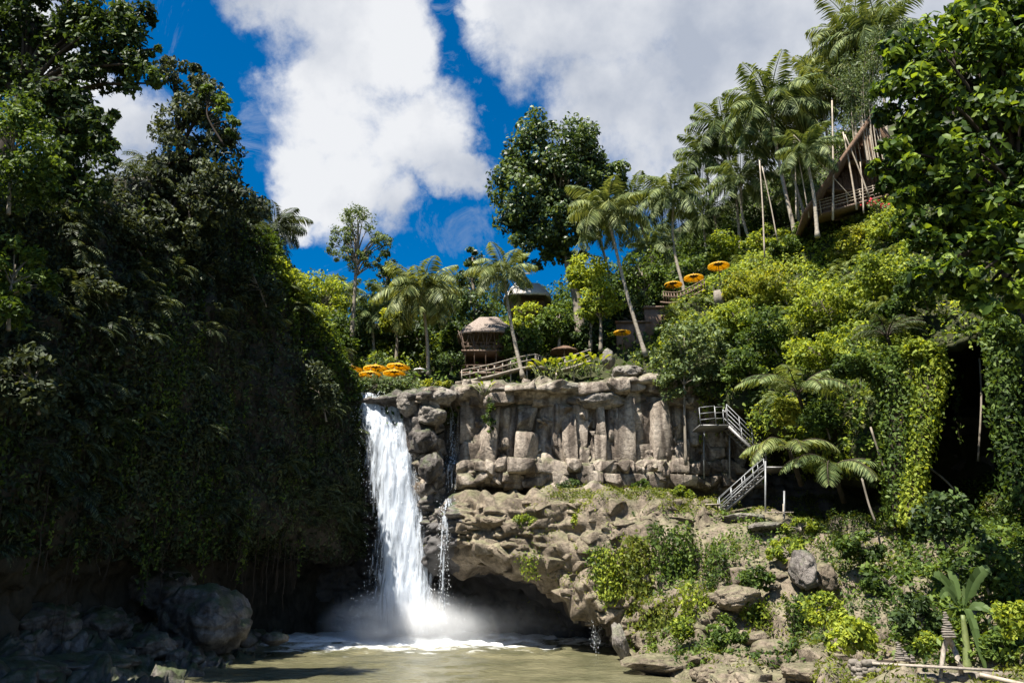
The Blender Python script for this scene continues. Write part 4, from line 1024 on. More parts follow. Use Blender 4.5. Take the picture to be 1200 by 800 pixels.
# ------------------------------------------------------------------ trees behind the rim
def g(px, py, Y): return at(px, py, Y)
tree('broadleaf_tree', 'huge round-crowned tree with glossy dark leaves rising above all others in the centre', 'tree', g(682, 412, 66),
     [(645, 178, 64, 48), (612, 228, 44, 52), (672, 215, 46, 52), (645, 258, 52, 42), (628, 292, 34, 26), (712, 205, 28, 26), (668, 288, 28, 24), (692, 250, 32, 36)],
     'leaf_gloss', 66, leaf=.46, clumps=260, n_per=120, trunk_r=.55, crad=.17, trunk_path=[(676, 350), (662, 290)], aspect=.55)
tree('feathery_tree', 'tall slim tree with open feathery crown against the sky, left of centre', 'tree', g(410, 430, 66),
     [(420, 262, 26, 20), (402, 278, 20, 16), (445, 285, 18, 14), (408, 303, 24, 14), (436, 305, 18, 12), (390, 292, 10, 10)],
     'leaf_pale', 66, leaf=.26, clumps=75, n_per=60, trunk_r=.26, crad=.2, trunk_path=[(415, 350), (418, 300)])
tree('conical_tree', 'upright dark conical tree between the pavilion palm and the round-crowned tree', 'tree', g(556, 420, 72),
     [(554, 302, 13, 16), (553, 330, 22, 20), (550, 362, 26, 24), (556, 392, 22, 20)], 'leaf_gloss', 72, leaf=.42, clumps=60, n_per=60, trunk_r=.3, crad=.22)
tree('slender_tree', 'narrow dark tree standing behind the pale palm and yellow umbrellas', 'tree', g(455, 425, 74),
     [(454, 312, 12, 26), (456, 350, 16, 26)], 'leaf_dark', 74, leaf=.4, clumps=30, n_per=60, trunk_r=.2)
FILL = [
 ('bushy light green tree at the left end of the plateau beside the overgrown wall', 378, 345, 32, 30, 66, 'leaf_bright', 410),
 ('rounded tree filling the gap left of the feathery tree trunk', 392, 390, 26, 26, 64, 'leaf_mid', 430),
 ('shaggy dark tree behind the five yellow umbrellas', 436, 392, 30, 30, 70, 'leaf_dark', 430),
 ('bright yellow-green tree above the rear yellow umbrellas', 462, 375, 18, 16, 66, 'leaf_yellow', 428),
 ('deep green tree between the tall coconut palm and the conical tree', 520, 375, 28, 36, 72, 'leaf_mid', 432),
 ('dark bush tree behind the tall coconut palm trunk', 490, 400, 26, 28, 68, 'leaf_dark', 435),
 ('leafy tree right behind the left end of the pavilion roof', 532, 400, 18, 22, 66, 'leaf_mid', 435),
 ('wide bright green tree behind the pavilion and in front of the far pale roof', 628, 375, 40, 20, 66, 'leaf_bright', 425),
 ('mid green bushy tree hugging the right side of the pavilion', 610, 400, 26, 20, 60, 'leaf_mid', 432),
 ('bushy tree below the round-crowned tree, left of its trunk', 652, 372, 26, 28, 64, 'leaf_mid', 425),
 ('yellow-green tree in front of the round-crowned tree trunk', 690, 318, 26, 26, 63, 'leaf_bright', 410),
 ('broad yellow-green tree between the big trunk and the leaning palm', 702, 350, 28, 26, 62, 'leaf_bright', 412),
 ('dense green tree right of the leaning palm trunk', 752, 318, 36, 32, 66, 'leaf_mid', 400),
 ('dark tree in the shade below the dense green tree', 742, 362, 30, 24, 64, 'leaf_dark', 405),
 ('leafy tree hanging over the brown retaining wall', 775, 340, 22, 30, 66, 'leaf_mid', 380),
 ('dark low tree behind the small thatched shelter', 690, 392, 22, 20, 64, 'leaf_dark', 418),
 ('bright tree on the hill between two hilltop palms at left', 868, 265, 32, 28, 76, 'leaf_mid', 305),
 ('pale bushy tree under the hilltop palms, above the umbrellas', 845, 292, 26, 22, 72, 'leaf_bright', 325),
 ('green tree in the middle of the hilltop palm trunks', 905, 235, 34, 34, 76, 'leaf_mid', 290),
 ('dark tree behind the bamboo poles near the gable', 940, 200, 30, 36, 78, 'leaf_dark', 270),
 ('yellow-green bush tree at the foot of the hilltop palms', 900, 280, 30, 18, 68, 'leaf_bright', 300),
 ('hazy green tree on the skyline left of the umbrella palm', 815, 282, 26, 30, 84, 'leaf_mid', 330),
 ('green tree behind the gable roof on the hilltop', 985, 150, 40, 40, 78, 'leaf_mid', 230),
]
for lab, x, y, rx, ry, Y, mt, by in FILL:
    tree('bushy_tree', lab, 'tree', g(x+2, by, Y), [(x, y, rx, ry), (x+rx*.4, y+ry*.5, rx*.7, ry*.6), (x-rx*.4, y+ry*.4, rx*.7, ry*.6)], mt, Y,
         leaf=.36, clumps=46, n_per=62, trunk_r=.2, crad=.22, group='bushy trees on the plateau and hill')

P_ = []; Rr = []
for i in range(420):
    x = 340+rs.rand()*560; yt = np.interp(x, [340, 420, 500, 560, 620, 700, 760, 830, 900], [335, 325, 328, 338, 345, 325, 312, 280, 250]); yb = np.interp(x, [340, 600, 700, 760, 830, 900], [420, 420, 400, 370, 320, 290])
    y = yt+(yb-yt)*rs.rand()+6*rs.normal(); Y_ = 80+8*rs.rand()-14*(y-yt)/max(yb-yt, 1)+(4 if x > 700 else 0)
    P_.append(at(x, y, Y_)); Rr.append(.9+.9*rs.rand())
V, Q = clump_leaves(np.array(P_), np.array(Rr), 95, .42)
o = mesh_obj('forest', V, Q, M['leaf_mid']); tag(o, kind='stuff')
P_ = []; Rr = []
for i in range(330):
    x = 385+rs.rand()*430; t = rs.rand(); b_ = np.interp(x, [385, 600, 700, 760, 815], [436, 432, 425, 385, 345]); y = b_-4-38*t**1.4
    if 530 < x < 640 and y > 395: continue
    P_.append(at(x, y, 63+7*t+3*rs.rand()+(3 if x > 760 else 0))); Rr.append(.55+.6*rs.rand())
P_ = np.array(P_); Rr = np.array(Rr); k = rs.rand(len(P_)) < .4  # clumps split at random into bright and dark leaves
for nm, q, mt in (('thicket', k, 'leaf_bright'), ('dark_thicket', ~k, 'leaf_dark')):
    V, Q = clump_leaves(P_[q], Rr[q], 70, .34); tag(mesh_obj(nm, V, Q, M[mt]), kind='stuff')
def ferns(name, G, Nn, n, mask, L, mat, nfr=6, off=.2):
    P, NN = scatter(G, Nn, n, mask, (off, off+.4)); Vs, Qs, k = [], [], 0
    for p, nn in zip(P, NN):
        l_ = L*(.6+.8*rs.rand())
        for i in range(nfr):
            a = rs.rand()*6.28; d = np.array([math.cos(a)+nn[0]*1.2, math.sin(a)+nn[1]*1.2, 0])
            _, V, Q = frond_arrays(p, d, l_, .9-.9*rs.rand(), 1.6, 13, l_*.26, l_*.045, hang=.3)
            Vs.append(V); Qs.append(Q+k); k += len(V)
    tag(mesh_obj(name, np.vstack(Vs), np.vstack(Qs), M[mat]), kind='stuff')
Xl, Yl = pxpy(GL)
ferns('ferns', GL, NL, 420, np.where((Yl < 640) & (GL[..., 1] > 18), 1., 0)*np.clip(fbm(GL, .2, 3, 611)*5-2.1, .05, 1), 1.3, 'palm_dark')
Xr, Yr = pxpy(GR)
ferns('slope_ferns', GR, NR, 220, np.where((Yr < 540) & (Xr < 1065), 1., 0)*np.clip(fbm(GR, .3, 3, 621)*5-2.2, .02, 1), 1.2, 'palm')
def vines(name, G, Nn, n, mask, Lr, leaf, mat, w_=.16, dens=16):
    P, NN = scatter(G, Nn, n, mask, (.3, .8)); out = []; nr = []
    for p, nn in zip(P, NN):
        L = Lr*(.3+rs.rand()); m = int(dens*L); t = rs.rand(m, 1)
        out.append(p-np.array([0, 0, 1.])*L*t+rs.normal(0, 1, (m, 3))*w_*(1.1-.8*t)); nr.append(np.tile(nn*.6+np.array([0, 0, .4]), (m, 1)))
    V, Q = leaf_arrays(np.vstack(out), np.vstack(nr), leaf, spread=.5, droop=.9); tag(mesh_obj(name, V, Q, M[mat]), kind='stuff')
vines('hanging_vines', GL, NL, 700, np.where((Yl < 620) & (GL[..., 1] > 18), 1., 0)*np.clip(fbm(GL, .25, 3, 631)*5-2., .05, 1), 3.2, .22, 'leaf_mid')
vines('trailing_creeper', GR, NR, 420, np.where((Yr < 520) & (Xr < 1060) & (Yr > 300), 1., 0), 2.6, .24, 'leaf_bright')
# top right: bamboo, foreground tree
def bamboo(label, base, Y, n=14):
    b = at(*base, Y); root = empty('bamboo', b, label, 'bamboo'); cu = MB(); fo = []
    C = []
    for i in range(n):
        a = rs.rand()*6.28; lean = 1.5+3.2*rs.rand(); H = 11+5*rs.rand(); o_ = rs.normal(0, .5, 2)
        p0 = b+np.array([o_[0], o_[1], 0])
        t = np.linspace(0, 1, 14)[:, None]
        P = p0+np.array([math.cos(a), math.sin(a), 0])*lean*t**2.2+np.array([0, 0, 1.])*H*(t-.22*t**3)
        cu.tube(P, np.linspace(.06, .012, 14), 5, cap=False); C.append(P[5:])
    C = np.vstack(C); C = C+rs.normal(0, .25, C.shape)
    V, Q = clump_leaves(C, .75, 55, .34, aspect=.2, droop=.7)
    mesh_obj('foliage', V, Q, M['leaf_pale'], root); cu.build('culm', M['bamboo'], root)
bamboo('arching feathery bamboo clump at the top edge above the thatched gable', (1022, 190), 58, 16)
tree('broadleaf_tree', 'near tree with large fresh green leaves filling the upper right corner', 'tree', at(1300, 640, 24),
     [(1120, 60, 80, 60), (1180, 20, 70, 60), (1065, 130, 45, 55), (1110, 190, 60, 60), (1170, 150, 60, 70), (1080, 250, 34, 45), (1150, 270, 55, 45), (1195, 300, 40, 60), (1140, 330, 35, 25), (1230, 120, 60, 90), (1048, 195, 28, 40), (1090, 310, 30, 40), (1170, 350, 45, 30), (1200, 220, 50, 50), (1050, 80, 30, 40)],
     'leaf_big', 24, leaf=.35, clumps=330, n_per=72, limbs=80, trunk_r=.3, crad=.2, trunk_path=[(1270, 420), (1200, 230)], fancy=True, aspect=.5, bark='bark_dark', group=None)
tree('broadleaf_tree', 'dark shaded tree behind the near large-leaved tree at the right edge', 'tree', at(1290, 560, 33),
     [(1110, 180, 70, 80), (1150, 90, 70, 60), (1150, 290, 60, 60), (1190, 200, 60, 90)], 'leaf_dark', 33, leaf=.42, clumps=60, n_per=80, trunk_r=.3, bark='bark_dark')

# ------------------------------------------------------------------ left wall trees
tree('overhanging_tree', 'big dark tree reaching over the upper left corner with sky showing through', 'tree', at(-30, 330, 27),
     [(40, 30, 70, 45), (110, 45, 60, 50), (150, 25, 45, 34), (60, 95, 66, 45), (140, 85, 55, 30), (20, 130, 50, 40), (183, 68, 24, 18), (95, 140, 40, 40), (95, 200, 42, 60), (60, 215, 40, 40), (120, 150, 26, 40), (-30, 60, 60, 80), (70, 10, 100, 30)],
     'leaf_dark', 27, leaf=.27, clumps=330, n_per=85, limbs=60, trunk_r=.4, crad=.17, trunk_path=[(-10, 220), (20, 130)], bark='bark_dark', depth=.6)
tree('creeper_tree', 'tall tree smothered in creeper standing up from the left wall against the sky', 'tree', at(215, 320, 43.5),
     [(205, 88, 24, 26), (238, 120, 34, 30), (232, 88, 14, 18), (215, 160, 38, 50), (255, 165, 30, 36), (185, 215, 36, 44), (250, 225, 44, 46), (290, 245, 26, 30), (215, 270, 60, 30)],
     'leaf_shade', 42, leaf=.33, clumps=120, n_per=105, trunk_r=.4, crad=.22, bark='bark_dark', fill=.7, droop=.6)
tree('creeper_tree', 'sunlit green creeper tuft on the right shoulder of the smothered tree', 'tree', at(262, 170, 40.5),
     [(248, 112, 18, 12), (262, 128, 14, 14), (272, 150, 10, 18)], 'leaf_mid', 40.5, leaf=.26, clumps=16, n_per=60, trunk_r=.08, bark='bark_dark')
shrub('bush', 'sunlit green bush near the left edge of the picture', 'bush', [(18, 150, 42, 50), (40, 190, 34, 40), (10, 215, 45, 40)], 'leaf_mid', 22.5, leaf=.18, clumps=60, n_per=85, crad=.2)
shrub('bush', 'green large-leaved bush on the left wall below the sunlit bush', 'bush', [(18, 310, 34, 36), (45, 335, 24, 24), (10, 360, 30, 30)], 'leaf_mid', 23.5, leaf=.22, clumps=30, n_per=60, crad=.22)
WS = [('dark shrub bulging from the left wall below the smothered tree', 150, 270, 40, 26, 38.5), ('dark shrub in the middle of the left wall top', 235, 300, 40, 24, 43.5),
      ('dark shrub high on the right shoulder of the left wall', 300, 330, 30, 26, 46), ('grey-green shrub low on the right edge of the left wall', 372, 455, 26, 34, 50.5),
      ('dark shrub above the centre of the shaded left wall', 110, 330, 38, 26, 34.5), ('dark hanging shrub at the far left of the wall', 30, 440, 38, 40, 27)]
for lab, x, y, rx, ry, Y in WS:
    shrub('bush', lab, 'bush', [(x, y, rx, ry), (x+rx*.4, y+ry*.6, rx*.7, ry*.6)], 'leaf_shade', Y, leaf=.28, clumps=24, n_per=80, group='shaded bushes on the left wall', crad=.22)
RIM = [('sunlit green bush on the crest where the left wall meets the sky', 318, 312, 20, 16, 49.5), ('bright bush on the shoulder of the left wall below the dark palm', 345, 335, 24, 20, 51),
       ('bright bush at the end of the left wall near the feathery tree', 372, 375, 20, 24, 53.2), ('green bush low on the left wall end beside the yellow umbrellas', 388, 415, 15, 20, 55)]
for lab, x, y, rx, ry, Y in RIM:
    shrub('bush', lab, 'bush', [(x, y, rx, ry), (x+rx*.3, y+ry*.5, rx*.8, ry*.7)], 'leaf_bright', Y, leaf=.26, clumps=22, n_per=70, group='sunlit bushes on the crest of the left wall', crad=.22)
shrub('bush', 'mossy green plants on top of the boulders by the left water edge', 'bush', [(178, 658, 26, 9), (208, 672, 22, 7)], 'leaf_shade', 43.5, leaf=.18, clumps=16, n_per=60)

# ------------------------------------------------------------------ bushes of the rim
shrub('hedge', 'pale green flowering hedge on the cliff lip beneath the yellow umbrellas', 'hedge', [(412, 450, 18, 10), (440, 452, 22, 12), (468, 450, 20, 12), (488, 452, 10, 8)], 'leaf_pale', 57.2, leaf=.22, clumps=60, n_per=60, crad=.3)
shrub('bush', 'bright yellow-green bush on the lip right of the hedge', 'bush', [(503, 452, 12, 9), (520, 448, 10, 8)], 'leaf_yellow', 56.5, leaf=.3, clumps=14, n_per=40, crad=.3)
def heliconia(label, px, py, Y, n=16, H=1.6, mat='leaf_yellow', Ll=.8, group=None, name='heliconia', cat='plant', spread_=.6):
    b = at(px, py, Y); root = empty(name, b, label, cat, group); st = MB(); P = []; D = []
    V_, Q_ = [], []; k = 0
    for i in range(n):
        a = rs.rand()*6.28; rr = spread_*rs.rand()**.5; h_ = H*(.5+.5*rs.rand()); lean = .25+.4*rs.rand()
        p0 = b+np.array([math.cos(a)*rr, math.sin(a)*rr, 0]); p1 = p0+np.array([math.cos(a)*lean, math.sin(a)*lean, h_])
        st.tube([p0, (p0+p1)/2+np.array([0, 0, .08]), p1], [.025, .02, .012], 4)
        d = unit(np.array([math.cos(a)*.8, math.sin(a)*.8, .8])); s = unit(np.cross(d, [0, 0, 1])); L = Ll*(.7+.6*rs.rand()); W_ = L*.17
        c = np.linspace(0, 1, 6); mid = p1+np.outer(c, d)*L+np.outer(c**2, [0, 0, -1])*L*.45
        w_ = np.array([.15, .8, 1, .9, .6, .02])*W_
        up = np.cross(s, d)
        vv = np.stack([mid-s*w_[:, None]+up*w_[:, None]*.4, mid, mid+s*w_[:, None]+up*w_[:, None]*.4], 1).reshape(-1, 3)
        idx = np.arange(18).reshape(6, 3)
        V_.append(vv); Q_.append(np.vstack([np.stack([idx[:-1, j], idx[:-1, j+1], idx[1:, j+1], idx[1:, j]], 1) for j in (0, 1)])+k); k += 18
    mesh_obj('leaves', np.vstack(V_), np.vstack(Q_), M[mat], root); st.build('stem', M['stem'], root)
    return root
heliconia('bright yellow-green broad-leaved plants on the rim left of the flat rock', 642, 443, 55.5, 34, 1.1, spread_=1.1)
heliconia('green broad-leaved plants on the rim in front of the small shelter', 668, 440, 55.8, 34, 1.0, 'leaf_bright', spread_=1.2)
heliconia('yellow broad-leaved plants beside the upright standing rock', 696, 436, 56, 22, 1.0, spread_=.8)
heliconia('tuft of wild ginger growing from the cliff crack below the terrace', 568, 462, 53.6, 18, .8, 'leaf_bright', Ll=.5, spread_=.3)
shrub('bush', 'small green bush hanging in the vertical crack right of the upper cascade', 'bush', [(573, 480, 8, 20), (576, 500, 7, 12)], 'leaf_mid', 53.6, leaf=.2, clumps=14, n_per=45)
shrub('bush', 'dark bush against the right side of the pavilion', 'bush', [(618, 415, 16, 18), (628, 424, 12, 12)], 'leaf_dark', 59.5, leaf=.26, clumps=20, n_per=60)
shrub('bush', 'dark round bush left of the pavilion deck', 'bush', [(527, 425, 18, 16)], 'leaf_dark', 60, leaf=.26, clumps=16, n_per=60)
tree('round_tree', 'round light green tree in front of the cliff left of the metal stairs', 'tree', at(804, 545, 52.5),
     [(802, 395, 34, 30), (822, 418, 34, 26), (786, 425, 28, 26), (800, 450, 36, 22), (840, 400, 20, 24), (835, 445, 18, 18)], 'leaf_pale', 52.5, leaf=.30, clumps=90, n_per=62, trunk_r=.12, crad=.2)
# ------------------------------------------------------------------ slope bushes
SB = [
 ('yellow-green bush high on the slope below the thatched gable', 1000, 285, 34, 22, 60, 'leaf_yellow'), ('bright bush at the crest right of the orange umbrellas', 868, 335, 24, 20, 61, 'leaf_yellow'),
 ('pale yellow mound of creeper near the crest of the slope', 908, 330, 30, 24, 58, 'leaf_yellow'), ('dark green bush just under the hilltop palms', 925, 290, 24, 14, 64, 'leaf_mid'),
 ('bright green mound in the middle of the right slope', 960, 350, 40, 30, 53, 'leaf_bright'), ('bright bush above the ivy-clad stumps', 1030, 320, 34, 28, 50, 'leaf_bright'),
 ('green mound in the centre left of the slope', 895, 385, 34, 28, 53, 'leaf_mid'), ('yellow-green mound left of the slope centre', 862, 370, 26, 24, 56, 'leaf_bright'),
 ('dark bush with fine leaves above the ivy-clad stump', 1045, 372, 26, 26, 46, 'leaf_mid'), ('green bush in the middle of the slope above the fan fronds', 955, 410, 36, 24, 48.5, 'leaf_bright'),
 ('bushy green clump right of the round light green tree', 872, 425, 24, 22, 52, 'leaf_mid'), ('bright clump over the metal railing flight', 925, 480, 20, 18, 47, 'leaf_yellow'),
 ('green bush on the slope edge between stairs and palm fronds', 960, 490, 26, 22, 45.5, 'leaf_mid'), ('bush spreading under the gable railing', 955, 268, 26, 12, 64, 'leaf_mid'),
 ('bright bush at the crest near the red flowers', 1040, 262, 28, 20, 55, 'leaf_bright'), ('green bush beside the near large-leaved tree', 1075, 330, 26, 30, 44, 'leaf_mid')]
for lab, x, y, rx, ry, Y, mt in SB:
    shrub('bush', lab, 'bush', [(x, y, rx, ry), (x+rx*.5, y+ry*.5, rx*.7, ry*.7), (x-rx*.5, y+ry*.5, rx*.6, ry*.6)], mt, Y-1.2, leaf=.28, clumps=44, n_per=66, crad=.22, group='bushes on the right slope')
# low bank bushes
BB = [('leafy green bush on the right bank left of the wet outcrop', 885, 675, 24, 18, 39, 'leaf_mid', .22), ('yellow-green bush under the flat rocks on the right bank', 922, 645, 26, 16, 40, 'leaf_bright', .22),
 ('green bush on the bank right of the wet outcrop', 1005, 640, 36, 20, 38.5, 'leaf_mid', .24), ('leafy bush below the dark overhang on the right bank', 1040, 680, 34, 24, 36, 'leaf_mid', .26),
 ('pale-leaved bush just left of the stone wall', 1000, 745, 30, 22, 30.5, 'leaf_bright', .24), ('yellow-green bush on the bank above the pale-leaved bush', 965, 715, 26, 26, 34, 'leaf_bright', .2),
 ('small bush low on the bank above the tan rock', 850, 740, 26, 18, 36, 'leaf_mid', .2), ('small sunlit bush low on the bank right of the hanging plants', 800, 735, 16, 16, 38, 'leaf_bright', .18),
 ('dark leafy bush above the cairns', 1075, 720, 30, 28, 31.5, 'leaf_dark', .24), ('shaded leafy bush behind the banana plant', 1160, 660, 42, 40, 30, 'leaf_mid', .26),
 ('dark leafy bush under the ivy-clad stumps', 1110, 610, 44, 34, 33, 'leaf_dark', .28), ('sunlit bush at the right edge of the bank', 1190, 725, 26, 24, 26.5, 'leaf_bright', .22),
 ('leafy bush right of the forked stick', 1172, 755, 26, 20, 29, 'leaf_mid', .2), ('low bush between the cairns and the forked stick', 1088, 750, 16, 14, 31, 'leaf_bright', .2),
 ('shrub on the ledge under the recess of the pale cliff', 750, 570, 14, 10, 51, 'leaf_mid', .2), ('low shrub on the ledge left of the small bench', 800, 575, 16, 8, 51, 'leaf_bright', .2),
 ('shrub growing at the foot of the cliff in the middle', 672, 570, 20, 10, 52.5, 'leaf_dark', .2), ('tuft on the ledge face below the cliff, left part', 617, 610, 14, 12, 48.8, 'leaf_bright', .18),
 ('tuft on the ledge face below the cliff, right part', 680, 608, 10, 12, 47.8, 'leaf_bright', .18), ('shrub beside the path below the stairs', 938, 615, 22, 10, 42.5, 'leaf_bright', .2)]
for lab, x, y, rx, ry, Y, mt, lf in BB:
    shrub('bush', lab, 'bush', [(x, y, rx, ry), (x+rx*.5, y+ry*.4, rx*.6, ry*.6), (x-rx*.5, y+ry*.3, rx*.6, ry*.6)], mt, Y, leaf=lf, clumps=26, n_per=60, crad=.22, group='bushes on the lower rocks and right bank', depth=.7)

# ------------------------------------------------------------------ hanging curtains and ivy columns
def curtain(name, label, cat, lines, mat, leaf, Y, per=26, width=.24, group=None, droop=1.2):
    """lines: (px, py_top, py_bottom[,Y]) hanging strands"""
    P = []; mb = MB()
    top = at(lines[0][0], lines[0][1], Y); root = empty(name, top, label, cat, group)
    for q in lines:
        y = q[3] if len(q) > 3 else Y
        a = at(q[0], q[1], y); b = at(q[0], q[2], y); b[0] = a[0]+rs.normal(0, .1); b[1] = a[1]
        L = abs(a[2]-b[2]); m = int(per*L)+4; t = rs.rand(m)[:, None]
        p = a*(1-t)+b*t+rs.normal(0, 1, (m, 3))*np.array([width, width, .1])*(1-.5*t)
        P.append(p); mb.tube(resample([a, (a+b)/2+rs.normal(0, .1, 3), b], 6), .009, 4, cap=False)
    P = np.vstack(P)
    V, Q = leaf_arrays(P, np.tile(np.array([-.2, -.8, .4]), (len(P), 1)), leaf*1.15, aspect=.5, spread=.8, droop=droop*.6)
    mesh_obj('leaves', V, Q, M[mat], root); mb.build('stem', M['bark_dark'], root)
def surfY(px, py):      # distance of the rock seen at that pixel
    d = (Xm-px)**2+(Ym-py)**2; d = d+np.where(G2[..., 1] > 56.5, 1e4, 0); i = np.unravel_index(np.argmin(d), d.shape); return G2[i][1]
def mklines(x0, x1, n, yt, yb, jit=8):
    out = []
    for i in range(n):
        x = x0+(x1-x0)*(i+rs.rand())/n; a = yt+rs.rand()*jit-jit/2; b = yb+rs.rand()*jit*2-jit
        m = min(surfY(x, a+2), surfY(x, (a+b)/2)); out.append((x, a, b, m-.35))
    return out
curtain('hanging_plant', 'dark green mat of hanging plants leftmost on the ledge face above the cave', 'hanging plant', mklines(688, 712, 9, 640, 690), 'leaf_mid', .18, 46, per=30)
curtain('hanging_plant', 'yellow-green tassel of hanging plants over the right end of the cave mouth', 'hanging plant', mklines(700, 728, 12, 645, 708), 'leaf_bright', .18, 45, per=34)
curtain('hanging_plant', 'long bright grassy curtain in the middle of the ledge face', 'hanging plant', mklines(728, 760, 15, 632, 745, 16), 'grass', .22, 44, per=34)
curtain('hanging_plant', 'wide dark green leafy curtain right on the ledge face', 'hanging plant', mklines(762, 812, 20, 618, 715, 16), 'leaf_mid', .2, 44, per=32)
curtain('hanging_plant', 'low bright curtain of grass ending above the pale rock shelf', 'hanging plant', mklines(748, 790, 14, 700, 768, 14), 'grass', .2, 42, per=34)
curtain('hanging_plant', 'short grassy curtain below the broad dark curtain', 'hanging plant', mklines(795, 828, 10, 690, 740, 12), 'leaf_bright', .2, 41, per=28)
curtain('hanging_plant', 'narrow mossy drape on the bank right of the wide dark green curtain', 'hanging plant', mklines(826, 850, 12, 640, 700, 12), 'leaf_mid', .17, 41, per=30)
curtain('hanging_plant', 'bright mossy drape above the tan rock on the right bank', 'hanging plant', mklines(868, 900, 14, 700, 750, 12), 'leaf_bright', .17, 38, per=30)
curtain('hanging_plant', 'thin green tuft hanging from the ledge lip halfway along the cave arch', 'hanging plant', mklines(612, 628, 7, 650, 676, 6), 'leaf_bright', .16, 48, per=26)
curtain('hanging_plant', 'dark green drape under the wet black outcrop on the right bank', 'hanging plant', mklines(925, 955, 14, 700, 745, 10), 'leaf_mid', .18, 36, per=28)
def ivy(name, label, lines, cap, Y, mat='leaf_mid', group='ivy-clad stumps', lw=1.):
    root = empty(name, at(lines[-1][0], lines[-1][1], Y), label, 'ivy-clad tree', group)
    pts = [at(x, y, Y) for x, y, w_ in lines]; wid = [w_*sc(x, y, Y) for x, y, w_ in lines]
    Pc = resample(pts, 30); Wd = np.interp(np.linspace(0, 1, 30), np.linspace(0, 1, len(wid)), wid)
    n = int(5200*lw); k = rs.randint(0, 30, n); a = rs.rand(n)*6.283
    nr = np.stack([np.cos(a), np.sin(a), np.zeros(n)], 1)
    lump = .75+.5*fbm(np.stack([np.cos(a)*1.5, np.sin(a)*1.5, k*.35+Y], 1), 1.2, 3, int(Y))
    Pp = Pc[k]+nr*(Wd[k]*lump*(.75+.35*rs.rand(n)))[:, None]+rs.normal(0, .15, (n, 3))
    V, Q = leaf_arrays(Pp, unit(nr+np.array([0, 0, .5])), .24, spread=.5, droop=.7)
    V2, Q2 = [], []
    for q in cap:
        s = sc(q[0], q[1], Y); C = ellipsoid_clumps(at(q[0], q[1], Y), np.array([q[2]*s, q[2]*s*.9, q[3]*s])*.75, 16)
        v, qq = clump_leaves(C, min(q[2], q[3])*s*.55, 90, .25); V2.append(v); Q2.append(qq)
    kk = len(V); VV = [V]; QQ = [Q]
    for v, qq in zip(V2, Q2): VV.append(v); QQ.append(qq+kk); kk += len(v)
    mesh_obj('ivy', np.vstack(VV), np.vstack(QQ), M[mat], root)
    mb = MB(); mb.tube(Pc, np.maximum(Wd*.6, .12), 9, wob=.2); mb.build('trunk', M['bark_dark'], root, smooth=True)
ivy('ivy_tree', 'left of the two ivy-smothered stumps, arching toward the palm fronds', [(1000, 428, 12), (1030, 432, 18), (1050, 470, 19), (1054, 530, 18), (1060, 612, 22)], [(1006, 424, 30, 15), (1035, 428, 34, 22), (990, 434, 16, 12)], 40.5, 'leaf_mid')
ivy('ivy_tree', 'right and brighter ivy-smothered stump with a rounded top before the dark hollow', [(1086, 410, 16), (1090, 440, 17), (1084, 490, 13), (1072, 560, 10), (1068, 612, 12)], [(1076, 412, 24, 14), (1093, 425, 17, 24)], 39.5, 'leaf_bright')
curtain('hanging_plant', 'thin strands of creeper hanging into the dark hollow at right', 'hanging plant', [(1112, 418, 500, 43.5), (1114, 418, 470, 43.4), (1108, 420, 520, 43.6)], 'leaf_mid', .22, 43, per=14, width=.15)
ivy('ivy_tree', 'ivy-draped trunk hanging at the right edge of the picture before the dark hollow', [(1172, 390, 12), (1176, 460, 12), (1184, 520, 11), (1196, 590, 13)], [(1175, 390, 34, 20)], 33, 'leaf_mid')
# loose lianas in the hollow
for k, (a, b, c) in enumerate([((1148, 420), (1150, 470), (1146, 540)), ((1020, 500), (1040, 560), (1062, 615)), ((1085, 545), (1105, 560), (1120, 575)), ((1010, 560), (1018, 590), (1026, 612))]):
    mb = MB(); Yk = 41.5-.5*k; mb.tube(resample([at(*a, Yk), at(*b, Yk), at(*c, Yk)], 12), .06, 5)
    tag(mb.build('liana', M['bark'], smooth=True), ['pale curly liana hanging inside the dark hollow at right', 'long slanting dead stem beneath the ivy-clad stumps', 'short pale broken branch right of the ivy-clad stumps', 'thin dead stem left of the ivy-clad stumps in the dark overhang'][k], 'dead stem')
# big drooping palm plants near the stairs
def frond_plant(label, px, py, Y, L, angs, mat, up=(.5, 1.1), nl=46, name='rattan_palm', base=None):
    b = at(px, py, Y); root = empty(name, b, label, 'palm plant'); fr = MB(); st = MB()
    for i, a in enumerate(angs):
        Pp, V, Q = frond_arrays(b, np.array([math.cos(a), math.sin(a)*.8, 0]), L*(.85+.3*rs.rand()), up[0]+(up[1]-up[0])*rs.rand(), 1.5+rs.rand()*.4, nl, L*.26, L*.017, hang=.5)
        fr.add(V, Q); st.tube(Pp, np.linspace(.05, .012, 14), 5, cap=False)
    fr.build('fronds', M[mat], root)
    base = at(*(base or (px+14, py+40)), Y+1.6)
    st.tube(resample([base, (base+b)/2, b], 6), np.linspace(.16, .1, 6), 7)
    st.build('stem', M['bark_dark'], root)
frond_plant('upper palm plant spreading long drooping fronds over the slope right of the stairs', 935, 462, 44.5, 3.7, [3.1, 2.6, 3.7, 4.2, .1, -.4, -1.0, .5, 4.8, 5.6], 'palm')
frond_plant('middle palm plant with fronds hanging over the metal handrail', 925, 528, 43.5, 3.5, [3.0, 3.5, 4.0, 2.4, 4.6, -.3], 'palm_straw', up=(.4, .9))
frond_plant('lower palm plant with fronds drooping before the dark overhang', 975, 548, 42.5, 3.5, [3.2, 3.7, 4.3, -.4, -1.2, 0.2, 5.0], 'palm', up=(.2, .8))
frond_plant('dark palm tuft high on the slope above the ivy-clad stump', 1040, 395, 43, 2.6, list(np.linspace(0, 6, 10)), 'palm_dark', up=(.8, 1.3), nl=30)

